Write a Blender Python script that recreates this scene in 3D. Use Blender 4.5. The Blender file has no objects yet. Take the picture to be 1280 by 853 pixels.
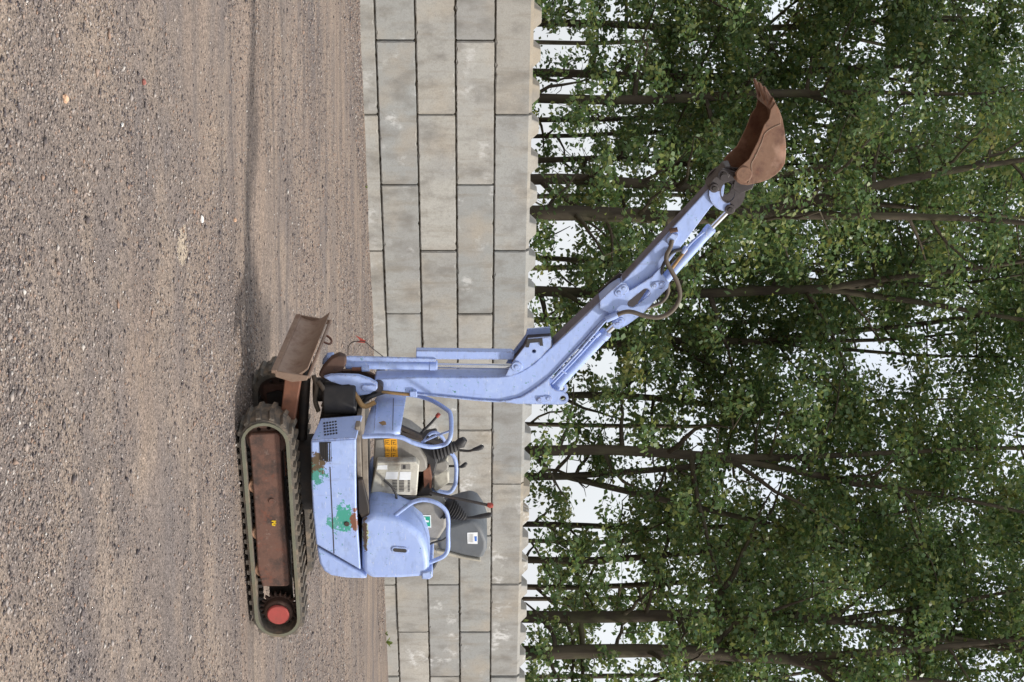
import bpy, bmesh, math, random
import numpy as np
from mathutils import Vector, Matrix
from mathutils.geometry import tessellate_polygon

random.seed(7)
RNG = np.random.default_rng(11)
scene = bpy.context.scene
COL = scene.collection

# ------------------------------------------------------------------ camera
# The photograph is stored on its side: the picture's right is the world's up.
FPX, HX, CY, CAMH = 1844.0, 593.0, 426.5, 1.42      # focal length, horizon column, centre row (photo pixels), eye height
cam = bpy.data.cameras.new('camera')
cam_o = bpy.data.objects.new('camera', cam)
COL.objects.link(cam_o)
cam.sensor_fit = 'HORIZONTAL'
cam.sensor_width = 36.0
cam.lens = FPX / 1280.0 * 36.0
cam.shift_x = (640.0 - HX) / 1280.0
cam.clip_start, cam.clip_end = 0.1, 3000
cam_o.matrix_world = Matrix(((0, -1, 0, 0), (0, 0, -1, 0), (1, 0, 0, CAMH), (0, 0, 0, 1)))
scene.camera = cam_o

# ------------------------------------------------------------------ light
SUN_EL, SUN_AZ = math.radians(47), math.radians(-15)   # azimuth from +X, negative = towards the camera
sd = Vector((math.cos(SUN_EL) * math.cos(SUN_AZ), math.cos(SUN_EL) * math.sin(SUN_AZ), math.sin(SUN_EL)))
sun = bpy.data.lights.new('sun', 'SUN')
sun.energy = 3.5
sun.angle = math.radians(5.0)
sun.color = (1.0, 0.95, 0.88)
sun_o = bpy.data.objects.new('sun', sun)
sun_o.rotation_euler = (-sd).to_track_quat('-Z', 'Y').to_euler()
sun_o.location = (6, 4, 12)
COL.objects.link(sun_o)

world = bpy.data.worlds.new('World')
scene.world = world
world.use_nodes = True
wn = world.node_tree
bg = wn.nodes['Background']
sky = wn.nodes.new('ShaderNodeTexSky')
sky.sky_type = 'NISHITA'
sky.sun_disc = False
sky.sun_elevation = SUN_EL
sky.sun_rotation = math.pi / 2 - SUN_AZ
sky.dust_density = 4.0
sky.air_density = 1.2
# thin bright cloud cover spread evenly over the whole sky
cl_co = wn.nodes.new('ShaderNodeTexCoord')
cl_n = wn.nodes.new('ShaderNodeTexNoise')
cl_n.inputs['Scale'].default_value = 2.2
cl_n.inputs['Detail'].default_value = 5
wn.links.new(cl_co.outputs['Generated'], cl_n.inputs['Vector'])
cl_r = wn.nodes.new('ShaderNodeMapRange')
cl_r.inputs[1].default_value, cl_r.inputs[2].default_value = 0.3, 0.7
cl_r.inputs[3].default_value, cl_r.inputs[4].default_value = 0.55, 0.9
wn.links.new(cl_n.outputs['Fac'], cl_r.inputs[0])
mx = wn.nodes.new('ShaderNodeMix')
mx.data_type = 'RGBA'
mx.inputs['B'].default_value = (8.6, 8.9, 9.4, 1)
wn.links.new(cl_r.outputs[0], mx.inputs['Factor'])
wn.links.new(sky.outputs['Color'], mx.inputs['A'])
wn.links.new(mx.outputs['Result'], bg.inputs['Color'])
bg.inputs['Strength'].default_value = 0.125

vs = scene.view_settings
vs.view_transform = 'Standard'
vs.look = 'None'
vs.exposure = 0.12
vs.gamma = 1.0

# ------------------------------------------------------------------ helpers: pixels to places
def ray(xp, yp):
    return Vector(((yp - CY) / FPX, 1.0, (xp - HX) / FPX))
EYE = Vector((0, 0, CAMH))
PSI = math.radians(26)
FWD = Vector((-math.cos(PSI), -math.sin(PSI), 0))     # machine forward
NEAR = Vector((math.sin(PSI), -math.cos(PSI), 0))     # machine side that faces the yard
HW = 0.42
ORG = Vector((1.119, 9.03, 0)) - HW * NEAR

def PY(xp, yp, yl):          # pixel on the machine plane y = yl -> machine coordinates
    d = ray(xp, yp)
    t = (yl + (ORG - EYE).dot(NEAR)) / d.dot(NEAR)
    p = EYE + t * d
    return Vector(((p - ORG).dot(FWD), yl, p.z))
def PX(xp, yp, xl):          # pixel on the machine plane x = xl
    d = ray(xp, yp)
    t = (xl + (ORG - EYE).dot(FWD)) / d.dot(FWD)
    p = EYE + t * d
    return Vector((xl, (p - ORG).dot(NEAR), p.z))
def PXZ(xp, yp, yl):
    p = PY(xp, yp, yl)
    return (p.x, p.z)
def poly(pts, yl):
    return [PXZ(a, b, yl) for a, b in pts]

# ------------------------------------------------------------------ helpers: materials
def lin(c):
    return tuple(((v / 255 + 0.055) / 1.055) ** 2.4 if v > 10 else v / 255 / 12.92 for v in c)

class M:
    def __init__(self, name, base, rough=0.5, metal=0.0, spec=0.5):
        m = bpy.data.materials.new(name)
        m.use_nodes = True
        self.m, self.nt = m, m.node_tree
        self.b = self.nt.nodes['Principled BSDF']
        self.b.inputs['Roughness'].default_value = rough
        self.b.inputs['Metallic'].default_value = metal
        self.b.inputs['Specular IOR Level'].default_value = spec
        self.base = (*base, 1)
        self.b.inputs['Base Color'].default_value = self.base
        self.col = None
        self.co = self.nt.nodes.new('ShaderNodeTexCoord').outputs['Object']
        self.height = None
    def node(self, t, **kw):
        n = self.nt.nodes.new(t)
        for k, v in kw.items():
            if k in n.inputs.keys():
                n.inputs[k].default_value = v
            else:
                setattr(n, k, v)
        return n
    def link(self, a, b):
        self.nt.links.new(a, b)
    def noise(self, scale, detail=5, stretch=(1, 1, 1), rough=0.55, off=(0, 0, 0)):
        mp = self.node('ShaderNodeMapping')
        mp.inputs['Scale'].default_value = stretch
        mp.inputs['Location'].default_value = off
        self.link(self.co, mp.inputs['Vector'])
        n = self.node('ShaderNodeTexNoise', Scale=scale, Detail=detail, Roughness=rough)
        self.link(mp.outputs[0], n.inputs['Vector'])
        return n.outputs['Fac']
    def voro(self, scale, stretch=(1, 1, 1), out='Color'):
        mp = self.node('ShaderNodeMapping')
        mp.inputs['Scale'].default_value = stretch
        self.link(self.co, mp.inputs['Vector'])
        n = self.node('ShaderNodeTexVoronoi', Scale=scale)
        self.link(mp.outputs[0], n.inputs['Vector'])
        return n.outputs[out]
    def rng(self, s, a, b, c=0.0, d=1.0):
        r = self.node('ShaderNodeMapRange')
        for i, v in enumerate((a, b, c, d)):
            r.inputs[i + 1].default_value = v
        self.link(s, r.inputs[0])
        return r.outputs[0]
    def math(self, op, a, b):
        n = self.node('ShaderNodeMath', operation=op)
        for i, v in enumerate((a, b)):
            if isinstance(v, (int, float)):
                n.inputs[i].default_value = v
            else:
                self.link(v, n.inputs[i])
        return n.outputs[0]
    def ball(self, c, r, soft=0.4, noise_scale=34, amount=0.8, axis=(1, 1, 1)):
        """a patch with a ragged edge round a point of the thing"""
        mp = self.node('ShaderNodeVectorMath', operation='SUBTRACT')
        self.link(self.co, mp.inputs[0])
        mp.inputs[1].default_value = c
        sc = self.node('ShaderNodeVectorMath', operation='MULTIPLY')
        sc.inputs[1].default_value = [a / r for a in axis]
        self.link(mp.outputs[0], sc.inputs[0])
        ln = self.node('ShaderNodeVectorMath', operation='LENGTH')
        self.link(sc.outputs[0], ln.inputs[0])
        n = self.noise(noise_scale, 6, rough=0.65)
        v = self.math('ADD', ln.outputs['Value'], self.math('MULTIPLY', self.math('SUBTRACT', n, 0.5), amount * 3))
        return self.rng(v, 1.0, 1.0 - soft * 0.3, 0, 1)
    def mix(self, fac, color, blend='MIX'):
        n = self.node('ShaderNodeMix', data_type='RGBA', blend_type=blend)
        if isinstance(fac, (int, float)):
            n.inputs['Factor'].default_value = fac
        else:
            self.link(fac, n.inputs['Factor'])
        if self.col is None:
            n.inputs['A'].default_value = self.base
        else:
            self.link(self.col, n.inputs['A'])
        if isinstance(color, tuple):
            n.inputs['B'].default_value = (*color, 1) if len(color) == 3 else color
        else:
            self.link(color, n.inputs['B'])
        self.col = n.outputs['Result']
        self.link(self.col, self.b.inputs['Base Color'])
        return self
    def value_jitter(self, src, amt):
        """brighten / darken by a 0..1 source"""
        h = self.node('ShaderNodeHueSaturation')
        self.link(self.rng(src, 0, 1, 1 - amt, 1 + amt), h.inputs['Value'])
        if self.col is None:
            h.inputs['Color'].default_value = self.base
        else:
            self.link(self.col, h.inputs['Color'])
        self.col = h.outputs[0]
        self.link(self.col, self.b.inputs['Base Color'])
        return self
    def rough(self, src, a, b):
        self.link(self.rng(src, 0, 1, a, b), self.b.inputs['Roughness'])
        return self
    def bump(self, src, strength, dist):
        n = self.node('ShaderNodeBump', Strength=strength, Distance=dist)
        self.link(src, n.inputs['Height'])
        if self.height is not None:
            self.link(self.height, n.inputs['Normal'])
        self.height = n.outputs[0]
        self.link(self.height, self.b.inputs['Normal'])
        return self

MAT = {}
def simple(name, rgb, rough=0.6, metal=0.0, dirt=None, dirt_amt=0.5, bump=0.15, bscale=60):
    m = M(name, lin(rgb), rough, metal)
    n = m.noise(14, 6)
    m.value_jitter(n, 0.22)
    if dirt:
        m.mix(m.rng(m.noise(9, 7, rough=0.7), 0.47, 0.68, 0, dirt_amt), lin(dirt))
    m.rough(m.noise(20), rough - 0.12, min(1, rough + 0.15))
    m.bump(m.noise(bscale, 5), bump, 0.004)
    MAT[name] = m.m
    return m

# --- machine paint: faded lavender blue over old green
PAINT = (154, 174, 222)
def paint(name, special=()):
    m = M(name, lin(PAINT), 0.42)
    m.value_jitter(m.noise(5, 4), 0.10)
    m.mix(m.rng(m.noise(2.5, 3, off=(4, 1, 2)), 0.4, 0.75, 0, 0.35), lin((164, 184, 224)))
    m.mix(m.rng(m.noise(16, 6, (1, 1, 2.5), off=(2, 5, 0)), 0.54, 0.78, 0, 0.42), lin((112, 124, 146)))   # dust and grime
    m.mix(m.rng(m.noise(8, 7, (1, 1, 1.2), rough=0.75, off=(6, 2, 7)), 0.50, 0.72, 0, 0.5), lin((186, 204, 234)))   # chalky fading
    m.mix(m.rng(m.noise(5, 8, (3.5, 3.5, 0.5), rough=0.7, off=(1, 2, 9)), 0.60, 0.78, 0, 0.6), lin((112, 104, 104)))   # oil and dirt runs
    bv = m.node('ShaderNodeBevel', samples=4, Radius=0.014)
    ge = m.node('ShaderNodeNewGeometry')
    dt = m.node('ShaderNodeVectorMath', operation='DOT_PRODUCT')
    m.link(bv.outputs[0], dt.inputs[0]); m.link(ge.outputs['Normal'], dt.inputs[1])
    edge = m.rng(dt.outputs['Value'], 0.99, 0.90)
    m.mix(m.math('MULTIPLY', edge, m.rng(m.noise(24, 7, rough=0.75, off=(3, 1, 5)), 0.46, 0.58, 0, 0.85)), lin((106, 96, 92)))
    m.mix(m.math('MULTIPLY', edge, m.rng(m.noise(40, 7, rough=0.75, off=(8, 1, 5)), 0.54, 0.6, 0, 0.9)), lin((96, 68, 52)))
    for c, r, col, ax, amt in special:
        m.mix(m.ball(c, r, axis=ax, amount=amt), lin(col))
    chip = m.noise(28, 7, rough=0.7, off=(9, 3, 1))
    m.mix(m.rng(chip, 0.64, 0.66), lin((70, 140, 130)))
    m.mix(m.rng(chip, 0.67, 0.69), lin((84, 62, 52)))
    scr = m.noise(22, 5, (1, 1, 6), off=(1, 8, 3))
    m.mix(m.rng(scr, 0.64, 0.70, 0, 0.6), lin((208, 212, 226)))
    m.mix(m.rng(m.noise(60, 6, rough=0.7, off=(3, 3, 8)), 0.66, 0.70, 0, 0.8), lin((104, 84, 74)))
    m.rough(m.noise(30), 0.33, 0.6)
    m.bump(m.noise(7, 3), 0.12, 0.01)
    m.bump(m.noise(160, 3), 0.06, 0.002)
    MAT[name] = m.m
paint('paint')
pc = PY(431, 648, HW - 0.02); pd = PY(394, 588, HW - 0.02); pe = PY(415, 655, HW - 0.02); pf = PY(443, 652, HW - 0.02)
paint('paint_panel', [
    (tuple(pc), 0.075, (62, 150, 132), (0.75, 0.3, 1.35), 0.9),
    (tuple(pe), 0.05, (80, 150, 140), (0.9, 0.3, 1.3), 1.6),
    (tuple(pf), 0.05, (120, 76, 58), (0.6, 0.3, 2.2), 1.3),
    (tuple(pd), 0.085, (70, 140, 128), (0.8, 0.3, 1.3), 1.0),
    (tuple(pd + Vector((0.06, 0, 0.02))), 0.07, (88, 72, 52), (1, 0.3, 1.2), 1.5),
])
pg = PY(456, 668, HW - 0.03)
paint('paint_cover', [(tuple(pg), 0.06, (176, 186, 140), (0.55, 0.3, 2.6), 1.1),
                      (tuple(pg), 0.05, (96, 78, 62), (0.45, 0.3, 2.9), 1.5)])

simple('rust', (120, 78, 58), 0.75, 0.0, (80, 56, 46), 0.8, 0.3, 40)
simple('roller_rust', (172, 132, 104), 0.75, 0.0, (96, 72, 58), 0.7)
simple('rust_dark', (82, 60, 50), 0.8, 0.0, (52, 44, 40), 0.8, 0.3, 40)
m = simple('frame_rust', (104, 74, 62), 0.7, 0.0, (54, 46, 42), 1.0, 0.4, 50)
m.mix(m.rng(m.noise(12, 7, rough=0.75, off=(2, 4, 4)), 0.55, 0.68, 0, 0.8), lin((122, 68, 48)))
m.mix(m.rng(m.noise(18, 7, rough=0.75, off=(7, 4, 1)), 0.60, 0.72, 0, 0.6), lin((150, 132, 122)))
m = simple('bucket_rust', (128, 97, 77), 0.62, 0.15, (92, 58, 46), 0.9, 0.35, 45)
m.mix(m.rng(m.noise(7, 7, (1, 1, 2.2), rough=0.7, off=(5, 1, 3)), 0.54, 0.68, 0, 0.6), lin((150, 92, 58)))
m.mix(m.rng(m.noise(14, 7, rough=0.75, off=(9, 1, 3)), 0.56, 0.7, 0, 0.7), lin((74, 52, 44)))
m.mix(m.rng(m.noise(5, 5, off=(3, 3, 3)), 0.54, 0.7, 0, 0.6), lin((190, 156, 136)))
simple('blade_rust', (140, 118, 102), 0.6, 0.2, (110, 80, 64), 0.9, 0.25, 40)
simple('rubber', (94, 88, 80), 0.75, 0.0, (152, 134, 114), 1.0, 0.5, 50)
simple('rim_rubber', (108, 108, 92), 0.8, 0.0, (120, 104, 82), 0.6, 0.3, 50)
simple('black_rubber', (44, 43, 44), 0.6, 0.0, (70, 66, 62), 0.5)
simple('hose', (96, 86, 74), 0.7, 0.0, (60, 56, 52), 0.6)
simple('grease_and_shade', (72, 66, 66), 0.5, 0.3, (48, 42, 40), 0.7)  # greasy metal; on the far stick plate it serves as painted shade
simple('grimy_shaded_paint', (100, 98, 112), 0.6, 0.0, (74, 66, 64), 0.9)  # beam undersides: dirt plus shade painted into the colour
simple('dark_metal', (52, 48, 46), 0.6, 0.3, (86, 70, 58), 0.6)
simple('chrome', (210, 210, 210), 0.18, 1.0, None, 0, 0.02)
simple('brass', (156, 124, 80), 0.55, 0.2, (96, 76, 56), 0.6)
simple('cap_red', (166, 72, 66), 0.75, 0.0, (140, 74, 64), 0.8)
simple('lever_red', (150, 60, 48), 0.6)
simple('grey_plastic', (138, 134, 126), 0.6, 0.0, (104, 98, 90), 0.6)
simple('pale_plastic', (176, 172, 158), 0.55, 0.0, (112, 100, 86), 0.75)
simple('box_white', (196, 192, 178), 0.5, 0.0, (120, 108, 94), 0.8)
simple('seat_vinyl', (92, 96, 100), 0.55, 0.0, (104, 104, 102), 0.4)
simple('seat_shell', (170, 164, 148), 0.6, 0.0, (130, 122, 108), 0.5)
simple('floor_mat', (132, 122, 110), 0.85, 0.0, (92, 80, 68), 0.8, 0.5, 30)
simple('sticker_yellow', (226, 160, 24), 0.5, 0.0, (190, 130, 30), 0.5)
simple('sticker_green', (20, 150, 120), 0.5)
simple('sticker_white', (226, 228, 228), 0.5)
simple('sticker_blue', (60, 110, 190), 0.5)
simple('sticker_print', (60, 44, 20), 0.5)
simple('yellow_paint', (222, 184, 30), 0.6)

# --- concrete
def concrete(name, rgb):
  m = M(name, lin(rgb), 0.85)
  oi = m.node('ShaderNodeObjectInfo')
  m.value_jitter(oi.outputs['Random'], 0.15)
  m.mix(m.rng(m.math('FRACT', m.math('MULTIPLY', oi.outputs['Random'], 7.3), 0.0), 0.2, 1.0, 0, 0.7), lin((142, 148, 150)))
  m.mix(m.rng(m.math('FRACT', m.math('MULTIPLY', oi.outputs['Random'], 11.9), 0.0), 0.55, 1.0, 0, 0.4), lin((172, 161, 147)))
  shift = m.node('ShaderNodeVectorMath', operation='ADD')
  rv = m.node('ShaderNodeVectorMath', operation='SCALE')
  rv.inputs[0].default_value = (37, 11, 23)
  m.link(oi.outputs['Random'], rv.inputs['Scale'])
  m.link(m.co, shift.inputs[0]); m.link(rv.outputs[0], shift.inputs[1])
  m.co = shift.outputs[0]
  m.mix(m.rng(m.noise(1.1, 4), 0.45, 0.7, 0, 0.75), lin((150, 150, 148)))
  m.mix(m.rng(m.noise(1.6, 5, off=(7, 2, 9)), 0.5, 0.72, 0, 0.6), lin((172, 160, 142)))
  m.mix(m.rng(m.noise(4.5, 6, (1, 1, 0.6), off=(1, 7, 4)), 0.50, 0.72, 0, 0.75), lin((116, 112, 106)))
  m.mix(m.rng(m.noise(3.2, 7, (2.6, 1, 0.35), off=(1, 3, 4), rough=0.65), 0.52, 0.72, 0, 0.5), lin((128, 118, 102)))
  m.mix(m.rng(m.noise(26, 6, off=(4, 7, 4), rough=0.7), 0.5, 0.7, 0, 0.4), lin((126, 122, 114)))
  stain = m.math('MULTIPLY', m.rng(m.noise(2.2, 3, (1, 1, 1.4), off=(5, 5, 1)), 0.56, 0.66), m.rng(m.noise(11, 7, (1.2, 1, 0.7), rough=0.7), 0.47, 0.58))
  m.mix(m.math('MULTIPLY', m.math('MULTIPLY', stain, m.rng(m.math('FRACT', m.math('MULTIPLY', oi.outputs['Random'], 17.0), 0.0), 0.4, 0.95)), 0.7), lin((222, 222, 220)))
  m.mix(m.rng(m.noise(70, 4), 0.35, 0.7, 0, 0.28), lin((112, 110, 106)))
  m.mix(m.rng(m.noise(160, 2, off=(2, 2, 2)), 0.62, 0.75, 0, 0.4), lin((212, 210, 204)))
  m.bump(m.noise(90, 5), 0.35, 0.004)
  m.bump(m.noise(6, 4), 0.2, 0.01)
  MAT[name] = m.m
concrete('concrete', (170, 168, 161))
concrete('concrete_weathered', (154, 142, 122))
simple('joint_dirt', (134, 122, 104), 0.95)

# --- ground and gravel
m = M('ground', lin((122, 110, 101)), 0.95, 0, 0.2)
m.mix(m.rng(m.noise(0.55, 5, (0.35, 1, 1)), 0.42, 0.62, 0, 0.9), lin((102, 95, 93)))
sxyz = m.node('ShaderNodeSeparateXYZ'); m.link(m.co, sxyz.inputs[0])
far = m.rng(m.math('ADD', sxyz.outputs['Y'], m.math('MULTIPLY', m.noise(1.1, 4, off=(2, 2, 2)), 3.0)), 7.6, 9.6)
m.mix(m.rng(m.noise(1.7, 6, (0.8, 1, 1), off=(13, 3, 0), rough=0.65), 0.46, 0.62, 0, 0.8), lin((144, 128, 113)))
m.mix(m.math('MULTIPLY', far, m.rng(m.noise(1.6, 5, (0.12, 1.5, 1), off=(3, 3, 0)), 0.46, 0.63, 0, 0.7)), lin((144, 126, 111)))
m.mix(m.math('MULTIPLY', far, m.rng(m.noise(3.4, 6, (0.10, 1.6, 1), off=(1, 9, 0)), 0.51, 0.64, 0, 0.7)), lin((96, 87, 82)))
m.mix(m.rng(m.noise(0.9, 4, (0.4, 1, 1), off=(8, 1, 0)), 0.60, 0.74, 0, 0.22), lin((150, 120, 94)))
_g = ray(228, 309); _g = EYE + _g * (-CAMH / _g.z)
m.mix(m.math('MULTIPLY', m.ball((_g.x, _g.y, 0), 0.10, noise_scale=18, amount=0.5, axis=(1.0, 0.75, 0.2)), 0.75), lin((182, 166, 144)))
v1 = m.voro(95)
sep = m.node('ShaderNodeSeparateColor'); m.link(v1, sep.inputs[0])
m.value_jitter(sep.outputs[0], 0.36)
v3 = m.voro(190)
sep3 = m.node('ShaderNodeSeparateColor'); m.link(v3, sep3.inputs[0])
m.value_jitter(sep3.outputs[0], 0.40)
v2 = m.voro(42)
sep2 = m.node('ShaderNodeSeparateColor'); m.link(v2, sep2.inputs[0])
m.value_jitter(sep2.outputs[1], 0.14)
m.mix(m.rng(m.noise(240, 3), 0.40, 0.75, 0, 0.45), lin((84, 76, 72)))
m.mix(m.rng(m.noise(300, 2, off=(5, 1, 0)), 0.60, 0.72, 0, 0.6), lin((202, 193, 184)))
m.bump(m.noise(60, 6, rough=0.75), 0.40, 0.007)
m.bump(m.voro(95, out='Distance'), 0.6, 0.006)
MAT['ground'] = m.m

m = M('gravel', lin((140, 129, 120)), 0.9, 0, 0.25)
gi = m.node('ShaderNodeNewGeometry').outputs['Random Per Island']
ramp = m.node('ShaderNodeValToRGB')
cr = ramp.color_ramp
stops = [(0.0, (66, 62, 66)), (0.22, (98, 91, 91)), (0.5, (132, 122, 116)), (0.72, (166, 157, 151)), (0.86, (150, 122, 104)), (0.965, (170, 160, 152)), (1.0, (206, 200, 192))]
while len(cr.elements) < len(stops):
    cr.elements.new(0.5)
for e, (p, c) in zip(cr.elements, stops):
    e.position = p; e.color = (*lin(c), 1)
m.link(gi, ramp.inputs[0])
m.col = ramp.outputs[0]
m.link(m.col, m.b.inputs['Base Color'])
m.mix(m.rng(m.noise(0.7, 4, (0.4, 1, 1)), 0.4, 0.65, 0, 0.2), lin((146, 130, 114)))
MAT['gravel'] = m.m
simple('stone_tan', (206, 168, 138), 0.8)
simple('stone_white', (226, 224, 218), 0.8)
simple('stone_red', (150, 92, 82), 0.8)

# --- trees
m = M('bark', lin((84, 76, 64)), 0.9, 0, 0.2)
m.mix(m.rng(m.noise(6, 6, (1, 1, 0.15)), 0.4, 0.65, 0, 0.8), lin((54, 48, 42)))
m.mix(m.rng(m.noise(2, 4, off=(3, 1, 1)), 0.5, 0.7, 0, 0.5), lin((92, 92, 66)))
m.bump(m.noise(18, 5, (1, 1, 0.12)), 0.8, 0.02)
MAT['bark'] = m.m

def leaf_mat(name, cols, autumn):
    mt = bpy.data.materials.new(name); mt.use_nodes = True
    nt = mt.node_tree
    nt.nodes.remove(nt.nodes['Principled BSDF'])
    out = nt.nodes['Material Output']
    geo = nt.nodes.new('ShaderNodeNewGeometry')
    rp = nt.nodes.new('ShaderNodeValToRGB')
    e = rp.color_ramp
    while len(e.elements) < len(cols):
        e.elements.new(0.5)
    for i, c in enumerate(cols):
        e.elements[i].position = i / (len(cols) - 1); e.elements[i].color = (*lin(c), 1)
    nt.links.new(geo.outputs['Random Per Island'], rp.inputs[0])
    tc = nt.nodes.new('ShaderNodeTexCoord')
    nz = nt.nodes.new('ShaderNodeTexNoise'); nz.inputs['Scale'].default_value = 0.9; nz.inputs['Detail'].default_value = 3
    nt.links.new(tc.outputs['Object'], nz.inputs['Vector'])
    mr = nt.nodes.new('ShaderNodeMapRange')
    mr.inputs[1].default_value, mr.inputs[2].default_value, mr.inputs[4].default_value = 0.60, 0.74, autumn
    nt.links.new(nz.outputs['Fac'], mr.inputs[0])
    mixn = nt.nodes.new('ShaderNodeMix'); mixn.data_type = 'RGBA'
    mixn.inputs['B'].default_value = (*lin((150, 128, 60)), 1)
    nt.links.new(mr.outputs[0], mixn.inputs['Factor']); nt.links.new(rp.outputs[0], mixn.inputs['A'])
    nz2 = nt.nodes.new('ShaderNodeTexNoise'); nz2.inputs['Scale'].default_value = 1.7
    nt.links.new(tc.outputs['Object'], nz2.inputs['Vector'])
    mr2 = nt.nodes.new('ShaderNodeMapRange')
    for i_, v_ in enumerate((0.35, 0.65, 0.75, 1.25)): mr2.inputs[i_ + 1].default_value = v_
    nt.links.new(nz2.outputs['Fac'], mr2.inputs[0])
    hs = nt.nodes.new('ShaderNodeHueSaturation')
    nt.links.new(mr2.outputs[0], hs.inputs['Value']); nt.links.new(mixn.outputs['Result'], hs.inputs['Color'])
    df = nt.nodes.new('ShaderNodeBsdfPrincipled'); df.inputs['Roughness'].default_value = 0.38
    df.inputs['Specular IOR Level'].default_value = 0.55
    tr = nt.nodes.new('ShaderNodeBsdfTranslucent')
    ms = nt.nodes.new('ShaderNodeMixShader'); ms.inputs[0].default_value = 0.48
    nt.links.new(hs.outputs[0], df.inputs['Base Color']); nt.links.new(hs.outputs[0], tr.inputs['Color'])
    nt.links.new(df.outputs[0], ms.inputs[1]); nt.links.new(tr.outputs[0], ms.inputs[2])
    nt.links.new(ms.outputs[0], out.inputs['Surface'])
    MAT[name] = mt
leaf_mat('leaf', [(78, 105, 56), (104, 128, 70), (88, 117, 80), (142, 149, 80), (98, 125, 88)], 0.55)
leaf_mat('weed_leaf', [(104, 126, 62), (138, 150, 74), (90, 116, 60)], 0.2)

# ------------------------------------------------------------------ helpers: meshes
def tag(o, label=None, cat=None, group=None, kind=None):
    if label: o['label'] = label
    if cat: o['category'] = cat
    if group: o['group'] = group
    if kind: o['kind'] = kind
    return o
def link_mesh(name, me, mat, parent=None, smooth=False):
    o = bpy.data.objects.new(name, me)
    COL.objects.link(o)
    if mat: 
        me.materials.clear(); me.materials.append(MAT[mat])
    if parent: o.parent = parent
    if smooth:
        me.shade_smooth() if hasattr(me, 'shade_smooth') else None
    return o
def empty(name, loc=(0, 0, 0), rz=0.0):
    o = bpy.data.objects.new(name, None)
    o.location = loc; o.rotation_euler = (0, 0, rz)
    o.empty_display_size = 0.2
    COL.objects.link(o)
    return o

class MB:
    def __init__(self):
        self.v, self.f = [], []
    def add(self, vs, fs):
        b = len(self.v)
        self.v += [tuple(x) for x in vs]
        self.f += [[b + i for i in f] for f in fs]
        return self
    def prism(self, outline, y0, y1, holes=()):
        """outline in (x, z), extruded along y"""
        loops = [list(outline)] + [list(h) for h in holes]
        if holes:
            tris = tessellate_polygon([[Vector((p[0], p[1], 0)) for p in l] for l in loops])
            caps = [list(t) for t in tris]
        else:
            caps = [list(range(len(outline)))]
        flat = [p for l in loops for p in l]
        n = len(flat)
        vs = [(p[0], y0, p[1]) for p in flat] + [(p[0], y1, p[1]) for p in flat]
        fs = [c[::-1] for c in caps] + [[i + n for i in c] for c in caps]
        s = 0
        for l in loops:
            k = len(l)
            for i in range(k):
                a, b = s + i, s + (i + 1) % k
                fs.append([a, b, b + n, a + n])
            s += k
        return self.add(vs, fs)
    def solid(self, front, back):
        """two matching point loops joined into a slab"""
        n = len(front)
        fs = [list(range(n)), list(range(2 * n - 1, n - 1, -1))]
        for i in range(n):
            j = (i + 1) % n
            fs.append([i, i + n, j + n, j])
        return self.add(list(front) + list(back), fs)
    def box(self, c, s, rot=None):
        c = Vector(c)
        vs = []
        for i in (-1, 1):
            for j in (-1, 1):
                for k in (-1, 1):
                    p = Vector((i * s[0] / 2, j * s[1] / 2, k * s[2] / 2))
                    if rot is not None: p = rot @ p
                    vs.append(c + p)
        return self.add(vs, [[0, 1, 3, 2], [4, 6, 7, 5], [0, 4, 5, 1], [2, 3, 7, 6], [0, 2, 6, 4], [1, 5, 7, 3]])
    def tube(self, pts, r, n=10, caps=True):
        pts = [Vector(p) for p in pts]
        rs = r if isinstance(r, (list, tuple)) else [r] * len(pts)
        up = None
        rings = []
        for i, p in enumerate(pts):
            t = (pts[min(i + 1, len(pts) - 1)] - pts[max(i - 1, 0)]).normalized()
            if up is None:
                up = t.orthogonal().normalized()
            else:
                up = (up - t * up.dot(t)).normalized()
            w = t.cross(up)
            rings.append([p + rs[i] * (math.cos(2 * math.pi * k / n) * up + math.sin(2 * math.pi * k / n) * w) for k in range(n)])
        vs = [q for rg in rings for q in rg]
        fs = []
        for i in range(len(pts) - 1):
            for k in range(n):
                a, b = i * n + k, i * n + (k + 1) % n
                fs.append([a, b, b + n, a + n])
        if caps:
            fs.append(list(range(n))[::-1])
            fs.append([len(vs) - n + k for k in range(n)])
        return self.add(vs, fs)
    def build(self, name, mat, parent=None, bevel=0.0, seg=2, smooth=None, label=None):
        me = bpy.data.meshes.new(name)
        bm = bmesh.new()
        vv = [bm.verts.new(p) for p in self.v]
        for f in self.f:
            try:
                bm.faces.new([vv[i] for i in f])
            except ValueError:
                pass
        bmesh.ops.recalc_face_normals(bm, faces=bm.faces)
        bm.to_mesh(me); bm.free()
        o = link_mesh(name, me, mat, parent)
        if smooth is not None:
            for p in me.polygons: p.use_smooth = True
            me.set_sharp_from_angle(angle=math.radians(smooth))
        if bevel:
            b = o.modifiers.new('bevel', 'BEVEL')
            b.width = bevel; b.segments = seg; b.limit_method = 'ANGLE'; b.angle_limit = math.radians(32)
            b.harden_normals = False
            for p in me.polygons: p.use_smooth = True
            me.set_sharp_from_angle(angle=math.radians(40))
        if label: o['label'] = label
        return o

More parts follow.
